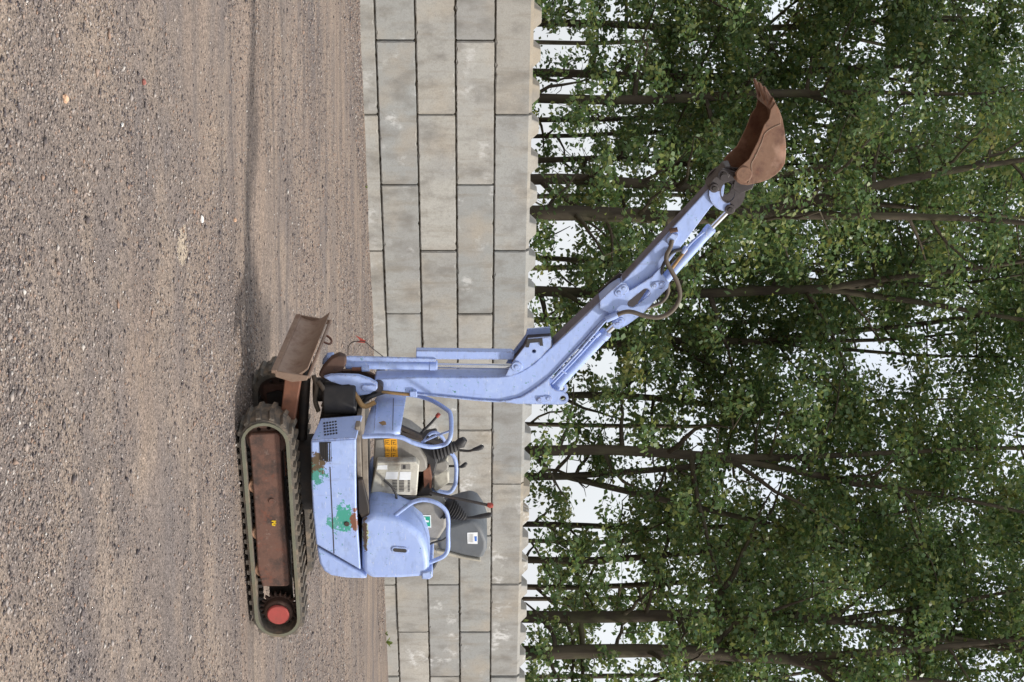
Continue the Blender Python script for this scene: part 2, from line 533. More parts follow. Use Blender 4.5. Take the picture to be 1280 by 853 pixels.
def curve(pts, per=6):
    """Catmull-Rom through the points"""
    pts = [Vector(p) for p in pts]
    P = [pts[0]] + pts + [pts[-1]]
    out = []
    for i in range(1, len(P) - 2):
        for k in range(per):
            t = k / per
            a, b, c, d = P[i - 1], P[i], P[i + 1], P[i + 2]
            out.append(0.5 * ((2 * b) + (c - a) * t + (2 * a - 5 * b + 4 * c - d) * t * t + (3 * b - a - 3 * c + d) * t ** 3))
    out.append(pts[-1])
    return out
def circle(c, r, n=20, a0=0.0):
    return [(c[0] + r * math.cos(a0 + 2 * math.pi * k / n), c[1] + r * math.sin(a0 + 2 * math.pi * k / n)) for k in range(n)]
def capsule(a, b, r, n=8):
    a, b = Vector(a), Vector(b)
    ang = math.atan2(b.y - a.y, b.x - a.x)
    out = [(b.x + r * math.cos(ang - math.pi / 2 + math.pi * k / n), b.y + r * math.sin(ang - math.pi / 2 + math.pi * k / n)) for k in range(n + 1)]
    out += [(a.x + r * math.cos(ang + math.pi / 2 + math.pi * k / n), a.y + r * math.sin(ang + math.pi / 2 + math.pi * k / n)) for k in range(n + 1)]
    return out
def big_mesh(name, verts, faces_flat, nper):
    """fast mesh from numpy arrays, all faces with nper corners"""
    me = bpy.data.meshes.new(name)
    nf = len(faces_flat) // nper
    me.vertices.add(len(verts)); me.vertices.foreach_set('co', verts.astype(np.float32).ravel())
    me.loops.add(len(faces_flat)); me.loops.foreach_set('vertex_index', faces_flat.astype(np.int32))
    me.polygons.add(nf); me.polygons.foreach_set('loop_start', np.arange(0, nf * nper, nper, dtype=np.int32))
    me.update(calc_edges=True)
    return me

# ------------------------------------------------------------------ ground
def ground_z(x, y):
    """shallow ruts along the wall and gentle unevenness"""
    d = -0.533 * x + 0.846 * y           # distance across the ruts
    z = 0.012 * np.sin(d * 5.1 + 0.6 * np.sin(x * 0.8)) * np.exp(-((d - 8.6) / 3.0) ** 2)
    z += 0.008 * np.sin(x * 1.9 + 1.0) * np.sin(y * 2.3) + 0.005 * np.sin(x * 5.3 + y * 1.7) * np.sin(y * 6.1 - x * 2.2)
    return z * np.exp(-np.maximum(0, np.hypot(x, y - 9) - 12) ** 2 / 30)
def spaced(lo, hi, n, far):
    inner = np.linspace(lo, hi, n)
    g = np.geomspace(0.4, far, 16)
    return np.concatenate([(lo - g)[::-1], inner, hi + g])
gx, gy = spaced(-7, 10, 200, 600), spaced(2.5, 20, 210, 900)
XX, YY = np.meshgrid(gx, gy, indexing='ij')
ZZ = ground_z(XX, YY)
nx, ny = len(gx), len(gy)
V = np.stack([XX, YY, ZZ], -1).reshape(-1, 3)
ii, jj = np.meshgrid(np.arange(nx - 1), np.arange(ny - 1), indexing='ij')
a = (ii * ny + jj).ravel()
me = big_mesh('ground', V, np.stack([a, a + ny, a + ny + 1, a + 1], -1).ravel(), 4)
g_o = link_mesh('ground', me, 'ground', smooth=True)
for p in me.polygons: p.use_smooth = True
tag(g_o, kind='structure', label='brown dirt and gravel yard in front of the concrete wall')

# gravel: loose small stones, too many to count
def make_gravel(n_try, name):
    y = 3.6 + (19 - 3.6) * RNG.random(n_try) ** 1.9
    half = 0.2313 * y + 1.1
    x = (RNG.random(n_try) * 2 - 1) * half
    # the strip of clean gravel along the wall foot
    n2 = 26000
    along, dd = RNG.uniform(-5, 16, n2), 17.62 - 1.5 * RNG.random(n2)
    x = np.concatenate([x, 0.846 * along - 0.533 * dd]); y = np.concatenate([y, 0.533 * along + 0.846 * dd]); n_try = len(x)
    d = -0.533 * x + 0.846 * y
    patch = np.sin(x * 0.9 + 0.5 * y) * np.sin(y * 1.1 - 0.6 * x + 2) + 0.5 * np.sin(x * 2.3 - y * 1.3) + 0.35 * np.sin(d * 7)
    wallstrip = (d > 16.2)
    keep = RNG.random(n_try) < np.clip(0.42 + 0.42 * patch + 0.5 * wallstrip, 0.05, 1.0)
    keep &= (d < 17.63)
    x, y = x[keep], y[keep]; n = len(x)
    s = 0.0037 * np.exp(RNG.normal(0, 0.42, n)) * (0.85 + 0.045 * y)
    s = np.minimum(s, 0.022)
    octa = np.array([(1, 0, 0), (0, 1, 0), (-1, 0, 0), (0, -1, 0), (0, 0, 1), (0, 0, -0.6)], float)
    v = octa[None] * (1 + RNG.normal(0, 0.28, (n, 6, 3)))
    v *= (s[:, None] * np.stack([RNG.uniform(0.8, 1.6, n), RNG.uniform(0.7, 1.2, n), RNG.uniform(0.35, 0.7, n)], -1))[:, None, :]
    v[:, :, :2] += RNG.normal(0, 0.12, (n, 6, 2)) * s[:, None, None]
    an = RNG.random(n) * 2 * np.pi
    c, si = np.cos(an)[:, None], np.sin(an)[:, None]
    vx = v[:, :, 0] * c - v[:, :, 1] * si + x[:, None]
    vy = v[:, :, 0] * si + v[:, :, 1] * c + y[:, None]
    vz = v[:, :, 2] + (ground_z(x, y) + 0.25 * s)[:, None]
    V = np.stack([vx, vy, vz], -1).reshape(-1, 3)
    t = np.array([(0, 1, 4), (1, 2, 4), (2, 3, 4), (3, 0, 4), (1, 0, 5), (2, 1, 5), (3, 2, 5), (0, 3, 5)])
    Fc = (t[None] + 6 * np.arange(n)[:, None, None]).ravel()
    return link_mesh(name, big_mesh(name, V, Fc, 3), 'gravel')
tag(make_gravel(330000, 'gravel'), 'loose grey and brown gravel strewn over the yard', 'gravel', kind='stuff')

def ground_at(xp, yp):
    d = ray(xp, yp); t = -CAMH / d.z
    return EYE + t * d
def stone(xp, yp, s, mat, label, seed):
    r = random.Random(seed)
    p = ground_at(xp, yp)
    bm = bmesh.new()
    bmesh.ops.create_icosphere(bm, subdivisions=2, radius=1)
    for v in bm.verts:
        k = 1 + 0.22 * math.sin(v.co.x * 4 + seed) * math.cos(v.co.y * 5 - seed) + r.uniform(-.07, .07)
        v.co = Vector((v.co.x * s[0], v.co.y * s[1], v.co.z * s[2])) * k
    me = bpy.data.meshes.new('stone'); bm.to_mesh(me); bm.free()
    o = link_mesh('stone', me, mat)
    o.location = (p.x, p.y, float(ground_z(p.x, p.y)) + s[2] * 0.55)
    o.rotation_euler = (0, 0, r.random() * 6)
    tag(o, label, 'stone')
stone(81, 123, (0.017, 0.011, 0.011), 'stone_tan', 'tan angular stone, the largest pale one loose on the gravel', 1)
stone(152, 156, (0.016, 0.007, 0.007), 'stone_white', 'long white sliver of stone lying on the gravel', 2)
stone(250, 274, (0.022, 0.012, 0.010), 'stone_white', 'flat white stone on the dirt near the pale sandy streak', 3)
stone(181, 103, (0.014, 0.010, 0.010), 'stone_red', 'dull red stone among grey gravel', 4)
stone(290, 275, (0.014, 0.012, 0.010), 'stone_tan', 'orange brick chip on the dirt beside the shadow', 5)

# ------------------------------------------------------------------ concrete block wall
WL, WH, WT = 2.0, 0.5, 0.5
WDIR = Vector((0.8465, 0.5324, 0)); WN = Vector((0.5324, -0.8465, 0))
W0 = ray(593, 51) * 18.5; W0 = Vector((W0.x, W0.y, 0))
wall = empty('concrete_wall', W0, math.atan2(WDIR.y, WDIR.x))
tag(wall, 'wall of stacked grey concrete blocks with studs along its top', 'wall')
def block_mesh(length, h, top, seed=0):
    """local: x along the wall, -y faces the yard, z up; bevelled arrises"""
    bm = bmesh.new()
    g = 0.007
    bmesh.ops.create_cube(bm, size=1)
    for v in bm.verts:
        v.co = Vector((v.co.x * (length - 2 * g), v.co.y * WT, v.co.z * (h - 2 * g)))
    bmesh.ops.bevel(bm, geom=list(bm.edges), offset=0.012, segments=2, affect='EDGES')
    rc_b = random.Random(seed)
    bmesh.ops.subdivide_edges(bm, edges=[e for e in bm.edges if e.calc_length() > 1.0], cuts=44, use_grid_fill=True)
    bmesh.ops.subdivide_edges(bm, edges=[e for e in bm.edges if 0.3 < e.calc_length() < 0.6 and abs(e.verts[0].co.z - e.verts[1].co.z) > 0.3 and min(v.co.y for v in e.verts) < -WT / 2 + 0.02 and abs(e.verts[0].co.x) > length / 2 - 0.03], cuts=10)
    for v in bm.verts:                      # crumbled arrises
        if v.co.y < -WT / 2 + 0.02:
            if abs(v.co.z) > h / 2 - 0.03 and not (top and v.co.z > 0):
                k = rc_b.gauss(0, 0.0022) + (rc_b.uniform(.006, .02) if rc_b.random() < 0.05 else 0)
                v.co.z -= math.copysign(max(-.004, k), v.co.z)
            if abs(v.co.x) > length / 2 - 0.03:
                v.co.x -= math.copysign(max(-.003, rc_b.gauss(0, 0.002)), v.co.x)
    if top:
        for v in bm.verts:
            if v.co.z > h / 2 - 0.02 and v.co.y < -WT / 2 + 0.03:
                if v.co.z > h / 2 - g - 0.004: v.co.y += 0.035
                else: v.co.z -= 0.03
        n = max(1, round(length / 0.5))
        for k in range(n):
            cx = -length / 2 + 0.25 + 0.5 * k
            r = bmesh.ops.create_cube(bm, size=1)
            for v in r['verts']:
                up = v.co.z > 0
                w = 0.075 if up else 0.15
                v.co = Vector((cx + math.copysign(w, v.co.x), math.copysign(w, v.co.y) - 0.02, (h / 2 - g + 0.10) if up else h / 2 - g - 0.01))
            bmesh.ops.bevel(bm, geom=list({e for v in r['verts'] for e in v.link_edges}), offset=0.008, segments=1, affect='EDGES')
    me = bpy.data.meshes.new('block'); bm.to_mesh(me); bm.free()
    me.materials.append(MAT['concrete'])
    if top:
        me.materials.append(MAT['concrete_weathered'])
        for p in me.polygons:
            if p.center.z > h / 2 - 0.035: p.material_index = 1
    return me
full_mes = [block_mesh(WL, WH, False, q) for q in range(5)]
top_mes = [block_mesh(WL, 0.49, True, 20 + q) for q in range(3)]
Z_J = [-0.32, 0.18, 0.68, 1.18, 1.68]
rb = random.Random(3)
for c in range(5):
    off = 0.5 if c % 2 == 0 else 0.0
    for k in range(-3, 9):
        o = bpy.data.objects.new('block', top_mes[k % 3] if c == 4 else full_mes[(k * 3 + c) % 5])
        o.parent = wall
        h = 0.49 if c == 4 else WH
        o.location = ((k + 0.5 + off) * WL + rb.uniform(-.004, .004), WT / 2 + rb.uniform(-0.012, 0.012), Z_J[c] + h / 2)
        o.rotation_euler = (rb.uniform(-.004, .004), 0, rb.uniform(-.003, .003))
        COL.objects.link(o)
b = MB().box((5, WT / 2 + 0.02, 0.9), (22, WT - 0.12, 2.4))
b.build('joint_fill', 'joint_dirt', wall)

# ------------------------------------------------------------------ trees behind the wall
# openings in the canopy where the sky shows (row of trees about 31 m away)
GAPS = [(1048, 258, 13), (1182, 274, 22), (1092, 321, 12), (1178, 457, 24), (1065, 422, 17), (1146, 348, 12), (1111, 610, 22), (1163, 628, 16), (968, 599, 12),
        (1208, 603, 15), (1092, 781, 12), (1034, 723, 14), (826, 591, 26), (921, 607, 20), (681, 641, 14), (876, 545, 14), (793, 740, 14), (681, 717, 14), (677, 682, 14),
        (694, 579, 14), (1225, 160, 26), (720, 60, 18), (700, 105, 14), (760, 50, 12), (860, 160, 18), (690, 240, 12), (720, 290, 14), (700, 330, 14), (830, 240, 12),
        (730, 620, 24), (760, 640, 16), (720, 520, 18), (770, 540, 16), (690, 830, 12), (1060, 70, 12), (1200, 50, 12), (740, 150, 14), (705, 185, 14), (960, 780, 14)]
GAPS3 = [((b - CY) / FPX * 31, CAMH + (a - HX) / FPX * 31, c * 1.0 / FPX * 31) for a, b, c in GAPS]
def in_gap(p):
    return any((p.x - gx_) ** 2 + (p.z - gz_) ** 2 < (gr_ + 0.18) ** 2 for gx_, gz_, gr_ in GAPS3)
def leaf_cloud(C, S, rn, half):
    """sprays of leaves: each cluster a ragged dome of leaf faces turned outward and up"""
    cnt = np.maximum(12, (560 * S ** 1.6).astype(int))
    n = int(cnt.sum())
    cc, ss = np.repeat(C, cnt, 0), np.repeat(S, cnt)
    dirv = rn.normal(0, 1, (n, 3)) + np.array([0, 0, 0.35]); dirv /= np.linalg.norm(dirv, axis=1)[:, None]
    rad = ss * (0.25 + 0.85 * rn.random(n) ** 0.6) * (1 + 0.35 * rn.normal(0, 1, n) ** 2 * 0.5)
    c = cc + dirv * rad[:, None] * np.array([1.15, 1.15, 0.62])
    nrm = dirv * 0.55 + np.array([0, 0, 0.55]) + rn.normal(0, 0.62, (n, 3)); nrm /= np.linalg.norm(nrm, axis=1)[:, None]
    u = np.cross(nrm, rn.normal(0, 1, (n, 3))); u /= np.linalg.norm(u, axis=1)[:, None] + 1e-9
    w = np.cross(nrm, u)
    sz = (rn.uniform(0.65, 1.3, n) * half)[:, None]
    P0 = c - u * sz; P2 = c + u * sz
    P1 = c + w * sz * 0.68 + nrm * sz * 0.2 + u * sz * 0.12; P3 = c - w * sz * 0.68 + nrm * sz * 0.2 + u * sz * 0.12
    return np.stack([P0, P1, P2, P3], 1).reshape(-1, 3), n
def grow_tree(xpx, thick, depth, lean, seed, height, label, fork=None, density=1.0, low=0.5, group='trees in the row behind the wall'):
    r = random.Random(seed); rn = np.random.default_rng(seed)
    base = Vector(((xpx - CY) / FPX * depth, depth, 0))
    root = empty('broadleaf_tree', base)
    tag(root, label, 'tree', group)
    R = thick / FPX * depth / 2
    wood = MB()
    def trunk(p0, z0, z1, r0, dx, dy, n=12):
        pts, rad = [], []
        for i in range(n):
            t = i / (n - 1)
            z = z0 + (z1 - z0) * t
            pts.append(Vector((p0.x + dx * t + 0.10 * math.sin(t * 7 + seed) * t, p0.y + dy * t + 0.1 * math.cos(t * 5 + seed) * t, z)))
            rad.append(max(0.012, r0 * (1 - (0.85 if z0 > 0 else 0.22) * t ** 1.2)) * (1.25 if i == 0 and z0 == 0 else 1))
        wood.tube(pts, rad, 10)
        return pts, rad
    stems = []
    if fork:
        stems.append(trunk(Vector((0, 0, 0)), 0, fork[0], R, 0, 0, 5))
        tp, tr = stems[0]
        for k, i in enumerate(range(len(tr))): pass
        for dx in fork[1:]:
            stems.append(trunk(tp[-1], fork[0] - 0.15, height * r.uniform(.85, 1), R * 0.72, dx, r.uniform(-1, 1)))
    else:
        zf = height * r.uniform(.36, .55)
        tp, tr = trunk(Vector((0, 0, 0)), 0, zf, R, lean * .5, r.uniform(-.3, .3), 9)
        stems.append((tp, tr))
        a0 = r.random() * 6.28
        for k in range(r.randint(2, 4)):
            az = a0 + k * 2.1 + r.uniform(-.4, .4); sp_ = r.uniform(.5, 2.3)
            stems.append(trunk(tp[-1], zf - 0.12, height * r.uniform(.8, 1), tr[-1] * r.uniform(.6, .85), math.cos(az) * sp_ + lean * .5, math.sin(az) * sp_))
    cents, sizes = [], []
    nl = int(27 * density)
    for k in range(nl):
        zt = 2.3 + (height - 2.3) * ((k + r.random()) / nl) ** 0.92
        cand = [st for st in stems if st[0][0].z <= zt <= st[0][-1].z]
        if not cand: continue
        pts, rad = r.choice(cand)
        f = (zt - pts[0].z) / (pts[-1].z - pts[0].z) * (len(pts) - 1); i = min(int(f), len(pts) - 2)
        p = pts[i].lerp(pts[i + 1], f - i)
        lowz = zt < 5.2
        if lowz and r.random() > low: continue
        az = r.random() * 2 * math.pi
        el = math.radians(r.uniform(-5, 50))
        L = r.uniform(1.2, 3.0) * (1.15 - 0.5 * zt / height) * (0.72 if lowz else 1)
        d = Vector((math.cos(az) * math.cos(el), math.sin(az) * math.cos(el), math.sin(el)))
        path = [p]
        for s in range(6):
            d = (d + Vector((r.uniform(-.38, .38), r.uniform(-.38, .38), r.uniform(-.25, .25)))).normalized()
            path.append(path[-1] + d * L / 6)
        rr = min(rad[i] * 0.6, 0.02 + 0.022 * L)
        wood.tube(path, [rr * (1 - 0.8 * s / 6) for s in range(7)], 6)
        for s in range(int((1.9 if lowz else 1.6) * L) + 1):
            q = path[r.randint(2, 6)]
            e = q + Vector((r.gauss(0, .38), r.gauss(0, .38), r.gauss(0.02, .28)))
            wood.tube([q, q.lerp(e, .5) + Vector((0, 0, .06)), e], [0.014, 0.009, 0.004], 4, False)
            if in_gap(base + e): continue
            cents.append(e); sizes.append(r.uniform(.2, .38) if lowz else r.uniform(.28, .66))
    wood.build('trunk', 'bark', root, smooth=60)
    V, n = leaf_cloud(np.array([tuple(c) for c in cents]), np.array(sizes), rn, 0.060 * depth / 30)
    me = big_mesh('crown', V, np.arange(4 * n), 4)
    link_mesh('crown', me, 'leaf', root)
    return n

T_GEN = 'slim straight broadleaf tree in the row behind the concrete wall'
trees = [
    # row px, thickness px, depth m, lean m, seed, height, label, fork, density, low
    (-120, 14, 31, 0.2, 101, 17, T_GEN), (-45, 13, 32, 0.2, 102, 16, T_GEN),
    (30, 10, 35, 0.1, 103, 17, 'slim dark tree second from the end of the row past the bucket'), (91, 11, 33, 0.0, 104, 17, 'slim tree of a close pair beyond the bucket, the straighter lighter trunk'),
    (121, 13, 31, 0.1, 105, 16, 'darker, slightly thicker trunk of the close pair beyond the bucket'),
    (168, 6, 38, 0.0, 106, 16, 'thin young tree between two slim trunks behind the wall, beside the bucket'),
    (200, 8, 36, 0.1, 107, 17, 'slim tree between the thin young tree and a thick trunk near the bucket link'), (225, 15, 29.5, 0.1, 108, 16, 'stout straight trunk rising right behind the bucket link, beside the thickest trunk'),
    (272, 21, 27, -0.2, 109, 16, 'broadleaf tree with the thickest bare grey brown trunk, behind the excavator stick'),
    (318, 7, 36, 0.6, 110, 16, 'slender leaning tree just beside the thickest trunk behind the wall'),
    (362, 14, 31, 0.2, 111, 17, 'dark trunk behind the pivot joint of boom and stick'), (430, 11, 33, 0.0, 112, 17, "tree whose trunk is crossed by the boom's upper section"), (492, 10, 33, 0.3, 113, 17, 'slim tree behind the boom elbow lug'),
    (565, 15, 29, 0.0, 114, 16, 'broadleaf tree with a straight bare trunk standing close beside the forked tree'),
    (593, 12, 31, 0.0, 115, 15, 'forked tree whose trunk splits low above the wall into two limbs'),
    (656, 8, 36, 0.1, 116, 16, 'slim tree next past the forked tree, behind the seat back'), (702, 10, 33, -0.3, 117, 16, 'slim slightly leaning tree behind the engine cover end of the machine'), (734, 8, 35, -0.2, 118, 16, 'thin tree between the leaning tree and a thick dark trunk past the machine'),
    (768, 17, 29, 0.1, 119, 16, 'thick dark straight trunk past the tail of the machine'), (815, 20, 28, 0.0, 120, 16, 'thickest dark trunk past the tail end of the machine, over the weeds'),
    (890, 14, 30, 0.0, 121, 16, T_GEN), (960, 14, 31, 0.0, 122, 16, T_GEN),
]
THIN = 'thin pole-like tree in the second rank behind the wall'
for k_, (u_, th_, dp_) in enumerate(((52, 6, 41), (149, 7, 38), (246, 6, 42), (336, 7, 40), (401, 8, 38), (531, 6, 39), (676, 6, 41), (748, 6, 42), (846, 7, 40))):
    grow_tree(u_, th_, dp_, 0.1 * (-1) ** k_, 300 + k_, 15, THIN, fork=(9.5, -0.5, 0.6), density=0.22, low=0.9, group='second rank of thin trees')
for t in trees:
    fk = (3.5, -0.9, 2.3) if t[6].startswith('forked') else None
    grow_tree(*t, fork=fk, density=1.1, low=0.97)

# low leafy undergrowth along the back of the wall
rn_ = np.random.default_rng(5)
nu = 380
ud = rn_.uniform(24.5, 34, nu); ux = (rn_.uniform(-140, 1000, nu) - CY) / FPX * ud
keep_ = (-0.533 * ux + 0.846 * ud) > 19.5
ud, ux = ud[keep_], ux[keep_]
uz = 0.2 + 5.6 * rn_.random(len(ud)) ** 1.1
Vu, nu = leaf_cloud(np.stack([ux, ud, uz], -1), rn_.uniform(.2, .42, len(ud)), rn_, 0.055)
tag(link_mesh('undergrowth', big_mesh('undergrowth', Vu, np.arange(4 * nu), 4), 'leaf'), 'low leafy undergrowth between the trunks just behind the wall', 'undergrowth', kind='stuff')

# ------------------------------------------------------------------ excavator
ex = empty('mini_excavator')
ex.matrix_world = Matrix(((FWD.x, NEAR.x, 0, ORG.x), (FWD.y, NEAR.y, 0, ORG.y), (0, 0, 1, 0), (0, 0, 0, 1)))
tag(ex, 'worn lavender blue mini excavator on rubber tracks with its bucket raised', 'excavator')
def dx(px):           # pixels to metres near the machine
    return px * 9.2 / FPX

# ---- tracks
tx0 = PXZ(330, 527, HW)[0]; tx1 = PXZ(350, 798, HW)[0]
TR = 0.155           # outer belt radius without lugs
TZ = TR + 0.018
xi, xs = tx0 - TR, tx1 + TR
def belt_loop(rad, zc=TZ, n=12):
    out = []
    for k in range(n + 1):
        a = math.pi / 2 - math.pi * k / n
        out.append((xi + rad * math.cos(a), zc + rad * math.sin(a)))
    for k in range(n + 1):
        a = -math.pi / 2 - math.pi * k / n
        out.append((xs + rad * math.cos(a), zc + rad * math.sin(a)))
    return out
def lug_mesh():
    mb = MB()
    # two-step lug, slanted like a chevron, outward = +z
    mb.solid([(-.026, -.10, -.004), (.012, -.10, -.004), (.026, 0, -.004), (-.012, 0, -.004)],
             [(-.020, -.10, .020), (.006, -.10, .020), (.020, 0, .020), (-.006, 0, .020)])
    mb.solid([(-.012, .0, -.004), (.026, .0, -.004), (.012, .10, -.004), (-.026, .10, -.004)],
             [(-.006, .0, .017), (.020, .0, .017), (.006, .10, .017), (-.020, .10, .017)])
    o = mb.build('tread_lug', 'rubber', None)
    return o
lug0 = lug_mesh()
def make_track(yc, first):
    global lug0
    yn, yf = yc + 0.105, yc - 0.105
    belt = MB().prism(belt_loop(TR), yf, yn, [belt_loop(TR - 0.028)]).build('crawler_track', 'rubber', ex, smooth=40)
    s = 1 if yc > 0 else -1
    ye = yn if yc > 0 else yf
    MB().prism(belt_loop(TR - 0.012), ye - 0.004 * s, ye + 0.010 * s, [belt_loop(TR - 0.030)]).build('belt_rim', 'rim_rubber', belt, smooth=40)
    # lugs all the way round the belt
    straight = xi - xs
    total = 2 * straight + 2 * math.pi * TR
    n = 46
    for k in range(n):
        d = total * (k + 0.3) / n
        if d < straight: p, ang = (xs + d, TZ + TR), 0.0
        elif d < straight + math.pi * TR:
            a = math.pi / 2 - (d - straight) / TR; p, ang = (xi + TR * math.cos(a), TZ + TR * math.sin(a)), math.pi / 2 - a
        elif d < 2 * straight + math.pi * TR: p, ang = (xi - (d - straight - math.pi * TR), TZ - TR), math.pi
        else:
            a = -math.pi / 2 - (d - 2 * straight - math.pi * TR) / TR; p, ang = (xs + TR * math.cos(a), TZ + TR * math.sin(a)), math.pi / 2 - a
        o = lug0 if (first and k == 0) else bpy.data.objects.new('tread_lug', lug0.data)
        if o is not lug0: COL.objects.link(o)
        o.parent = belt
        o.location = (p[0], yc, p[1]); o.rotation_euler = (0, ang, 0)
    # inner guide teeth
    mb = MB()
    for k in range(26):
        x = xs + straight * (k + .5) / 26
        for z in (TZ - TR + 0.04, TZ + TR - 0.04):
            mb.box((x, yc - 0.015 * s, z), (0.022, 0.05, 0.03))
    mb.build('guide_teeth', 'dark_metal', belt)['kind'] = 'stuff'
    MB().prism([(xi, TZ - .07), (xi + .02, TZ), (xi, TZ + .08), (xs, TZ + .08), (xs - .02, TZ), (xs, TZ - .07)], yc - 0.095 * s, yc - 0.075 * s).build('inner_plate', 'dark_metal', belt)
    # track frame beam
    yb = yc + 0.055 * s
    pts = [(310, 546), (313, 542), (346, 541), (350, 545), (352, 600), (359, 690), (362, 731), (359, 733), (328, 733), (322, 712), (318, 640), (313, 566)]
    prof = poly(pts, HW - 0.05)
    MB().prism(prof, yc - 0.05 * s, yc + 0.07 * s).build('track_frame', 'frame_rust', belt, bevel=0.022, seg=3)
    tp = [PXZ(a, b_, HW - .05) for a, b_ in ((344, 600), (353, 700))]
    zt = tp[0][1]
    mb = MB().prism([(PXZ(340, 626, HW - .05)[0] + q[0], PXZ(341, 636, HW - .05)[1] + q[1]) for q in circle((0, 0), 0.022, 14)], yc + 0.066 * s, yc + 0.076 * s)
    mb.build('grease_port', 'frame_rust', belt, bevel=0.003)
    for (a, b_) in ((309, 612), (316, 671), (320, 717)):
        x, z = PXZ(a, b_, HW - 0.03)
        z = TZ - TR + 0.028 + 0.040
        rl = MB().tube([(x, yc - 0.06 * s, z), (x, yc + 0.058 * s, z)], 0.046, 20).build('roller', 'roller_rust', belt, bevel=0.006)
        MB().tube([(x, yc + 0.056 * s, z), (x, yc + 0.064 * s, z)], 0.022, 14).build('roller_hub', 'rust_dark', rl)
    # idler wheel with lightening holes, sprocket with teeth
    idl = MB().prism(circle((xi, TZ), TR - 0.032, 32), yc - 0.04, yc + 0.045 * 1, [circle((xi + 0.075 * math.cos(t), TZ + 0.075 * math.sin(t)), 0.014, 10) for t in (0.25, 0.95, 1.7, -0.6, -1.4, 2.6, 3.4, 4.2)])
    idl.build('idler_wheel', 'rust_dark', belt, smooth=35)
    teeth = []
    for k in range(22):
        for dr, da in ((0.100, -.5), (0.124, -.22), (0.124, .22), (0.100, .5)):
            a = (k + da * .5) * 2 * math.pi / 22 + .1
            teeth.append((xs + dr * math.cos(a), TZ + dr * math.sin(a)))
    sp = MB().prism(teeth, yc - 0.012, yc + 0.016).build('sprocket', 'rust_dark', belt, bevel=0.003)
    MB().tube([(xs, yc, TZ), (xs, yc + 0.065 * s, TZ)], 0.092, 26).build('drive_motor', 'rust_dark', sp, bevel=0.012)
    if s > 0:
        MB().tube([(xs, yc + 0.064, TZ), (xs, yc + 0.085, TZ)], 0.072, 26).build('motor_cap', 'cap_red', sp, bevel=0.008, label='round red drive cap')
        # yellow paint marks
        x, z = PXZ(342, 655, HW - 0.035)
        mk = MB()
        for (ax, az, bx, bz) in ((-.014, -.012, -.014, .014), (-.014, .014, -.004, .0), (-.004, 0, .004, .014), (.004, .014, .004, -.012), (.012, -.012, .018, .008)):
            p = Vector((x - ax, yc + 0.0712, z + az)); q = Vector((x - bx, yc + 0.0712, z + bz))
            dd = (q - p).normalized(); w = Vector((-dd.z, 0, dd.x)) * 0.004
            mk.solid([p - w, q - w, q + w, p + w], [t + Vector((0, .002, 0)) for t in (p - w, q - w, q + w, p + w)])
        mk.build('paint_mark', 'yellow_paint', belt)
    return belt
make_track(HW - 0.115, True)
make_track(-(HW - 0.115), False)

# ---- undercarriage centre, swing ring
xm = (xi + xs) / 2
MB().box((0.0, 0, 0.22), (0.55, 0.42, 0.14)).build('chassis', 'dark_metal', ex, bevel=0.02)
MB().tube([(0.12, 0, 0.28), (0.12, 0, 0.44)], 0.24, 36).build('swing_ring', 'dark_metal', ex, bevel=0.01)

# ---- dozer blade: curved plate between two edges read from the picture
nb, nt_ = PY(345, 461, 0.36), PY(387, 466, 0.36)
xb = PY(345, 461, 0.36).x
zb0, zb1 = nb.z, nt_.z
prof_f, prof_b = [], []
for k in range(9):
    t = k / 8
    z = zb0 + (zb1 - zb0) * t
    bow = 0.045 * (1 - (2 * t - 1) ** 2) - 0.03 * t
    prof_f.append((xb - bow, z)); prof_b.append((xb - bow - 0.014, z))
blade = MB().prism(prof_f + prof_b[::-1], -0.385, 0.385).build('dozer_blade', 'blade_rust', ex, smooth=50)
MB().box((xb - 0.006, 0, zb0 - 0.006), (0.022, 0.78, 0.035)).build('cutting_edge', 'blade_rust', blade, bevel=0.003)
MB().tube([(xb - 0.034, -0.385, zb1), (xb - 0.034, 0.385, zb1)], 0.010, 10).build('top_lip', 'blade_rust', blade)
for yy in (-0.385, 0.385):
    MB().prism([(xb + 0.002, zb0 - 0.004), (xb - 0.028, zb1), (xb - 0.055, zb1 - 0.01), (xb - 0.07, (zb0 + zb1) / 2), (xb - 0.04, zb0)], yy - 0.005, yy + 0.005).build('end_plate', 'blade_rust', blade, bevel=0.003)
for yy in (-0.2, 0.2):
    MB().tube([(xb - 0.05, yy, (zb0 + zb1) / 2), (xb - 0.05, yy, (zb0 + zb1) / 2 + 0.001)], 0.001, 4)
    MB().solid([(xb - .05, yy - .03, zb0 + .03), (xb - .05, yy + .03, zb0 + .03), (xb - .05, yy + .03, zb0 + .13), (xb - .05, yy - .03, zb0 + .13)],
               [(0.22, yy - .03, .17), (0.22, yy + .03, .17), (0.22, yy + .03, .25), (0.22, yy - .03, .25)]).build('push_arm', 'rust', blade, bevel=0.006)
MB().tube([(xb - 0.06, 0, zb1 - 0.05), (0.35, 0, 0.34)], 0.03, 14).build('blade_cylinder', 'dark_metal', ex, bevel=0.004)
MB().tube(curve([(xb - .035, -.10, zb1 - .01), (xb - .06, -.11, zb1 + .035), (xb - .065, -.15, zb1 + .045), (xb - .06, -.19, zb1 + .03), (xb - .035, -.20, zb1 - .01)], 4), 0.007, 8).build('lifting_eye', 'rust', blade)

_bp = Vector((xb, 0.36, zb0))
blade.matrix_local = Matrix.Translation(_bp) @ Matrix.Rotation(math.radians(-4.5), 4, 'X') @ Matrix.Translation(-_bp)

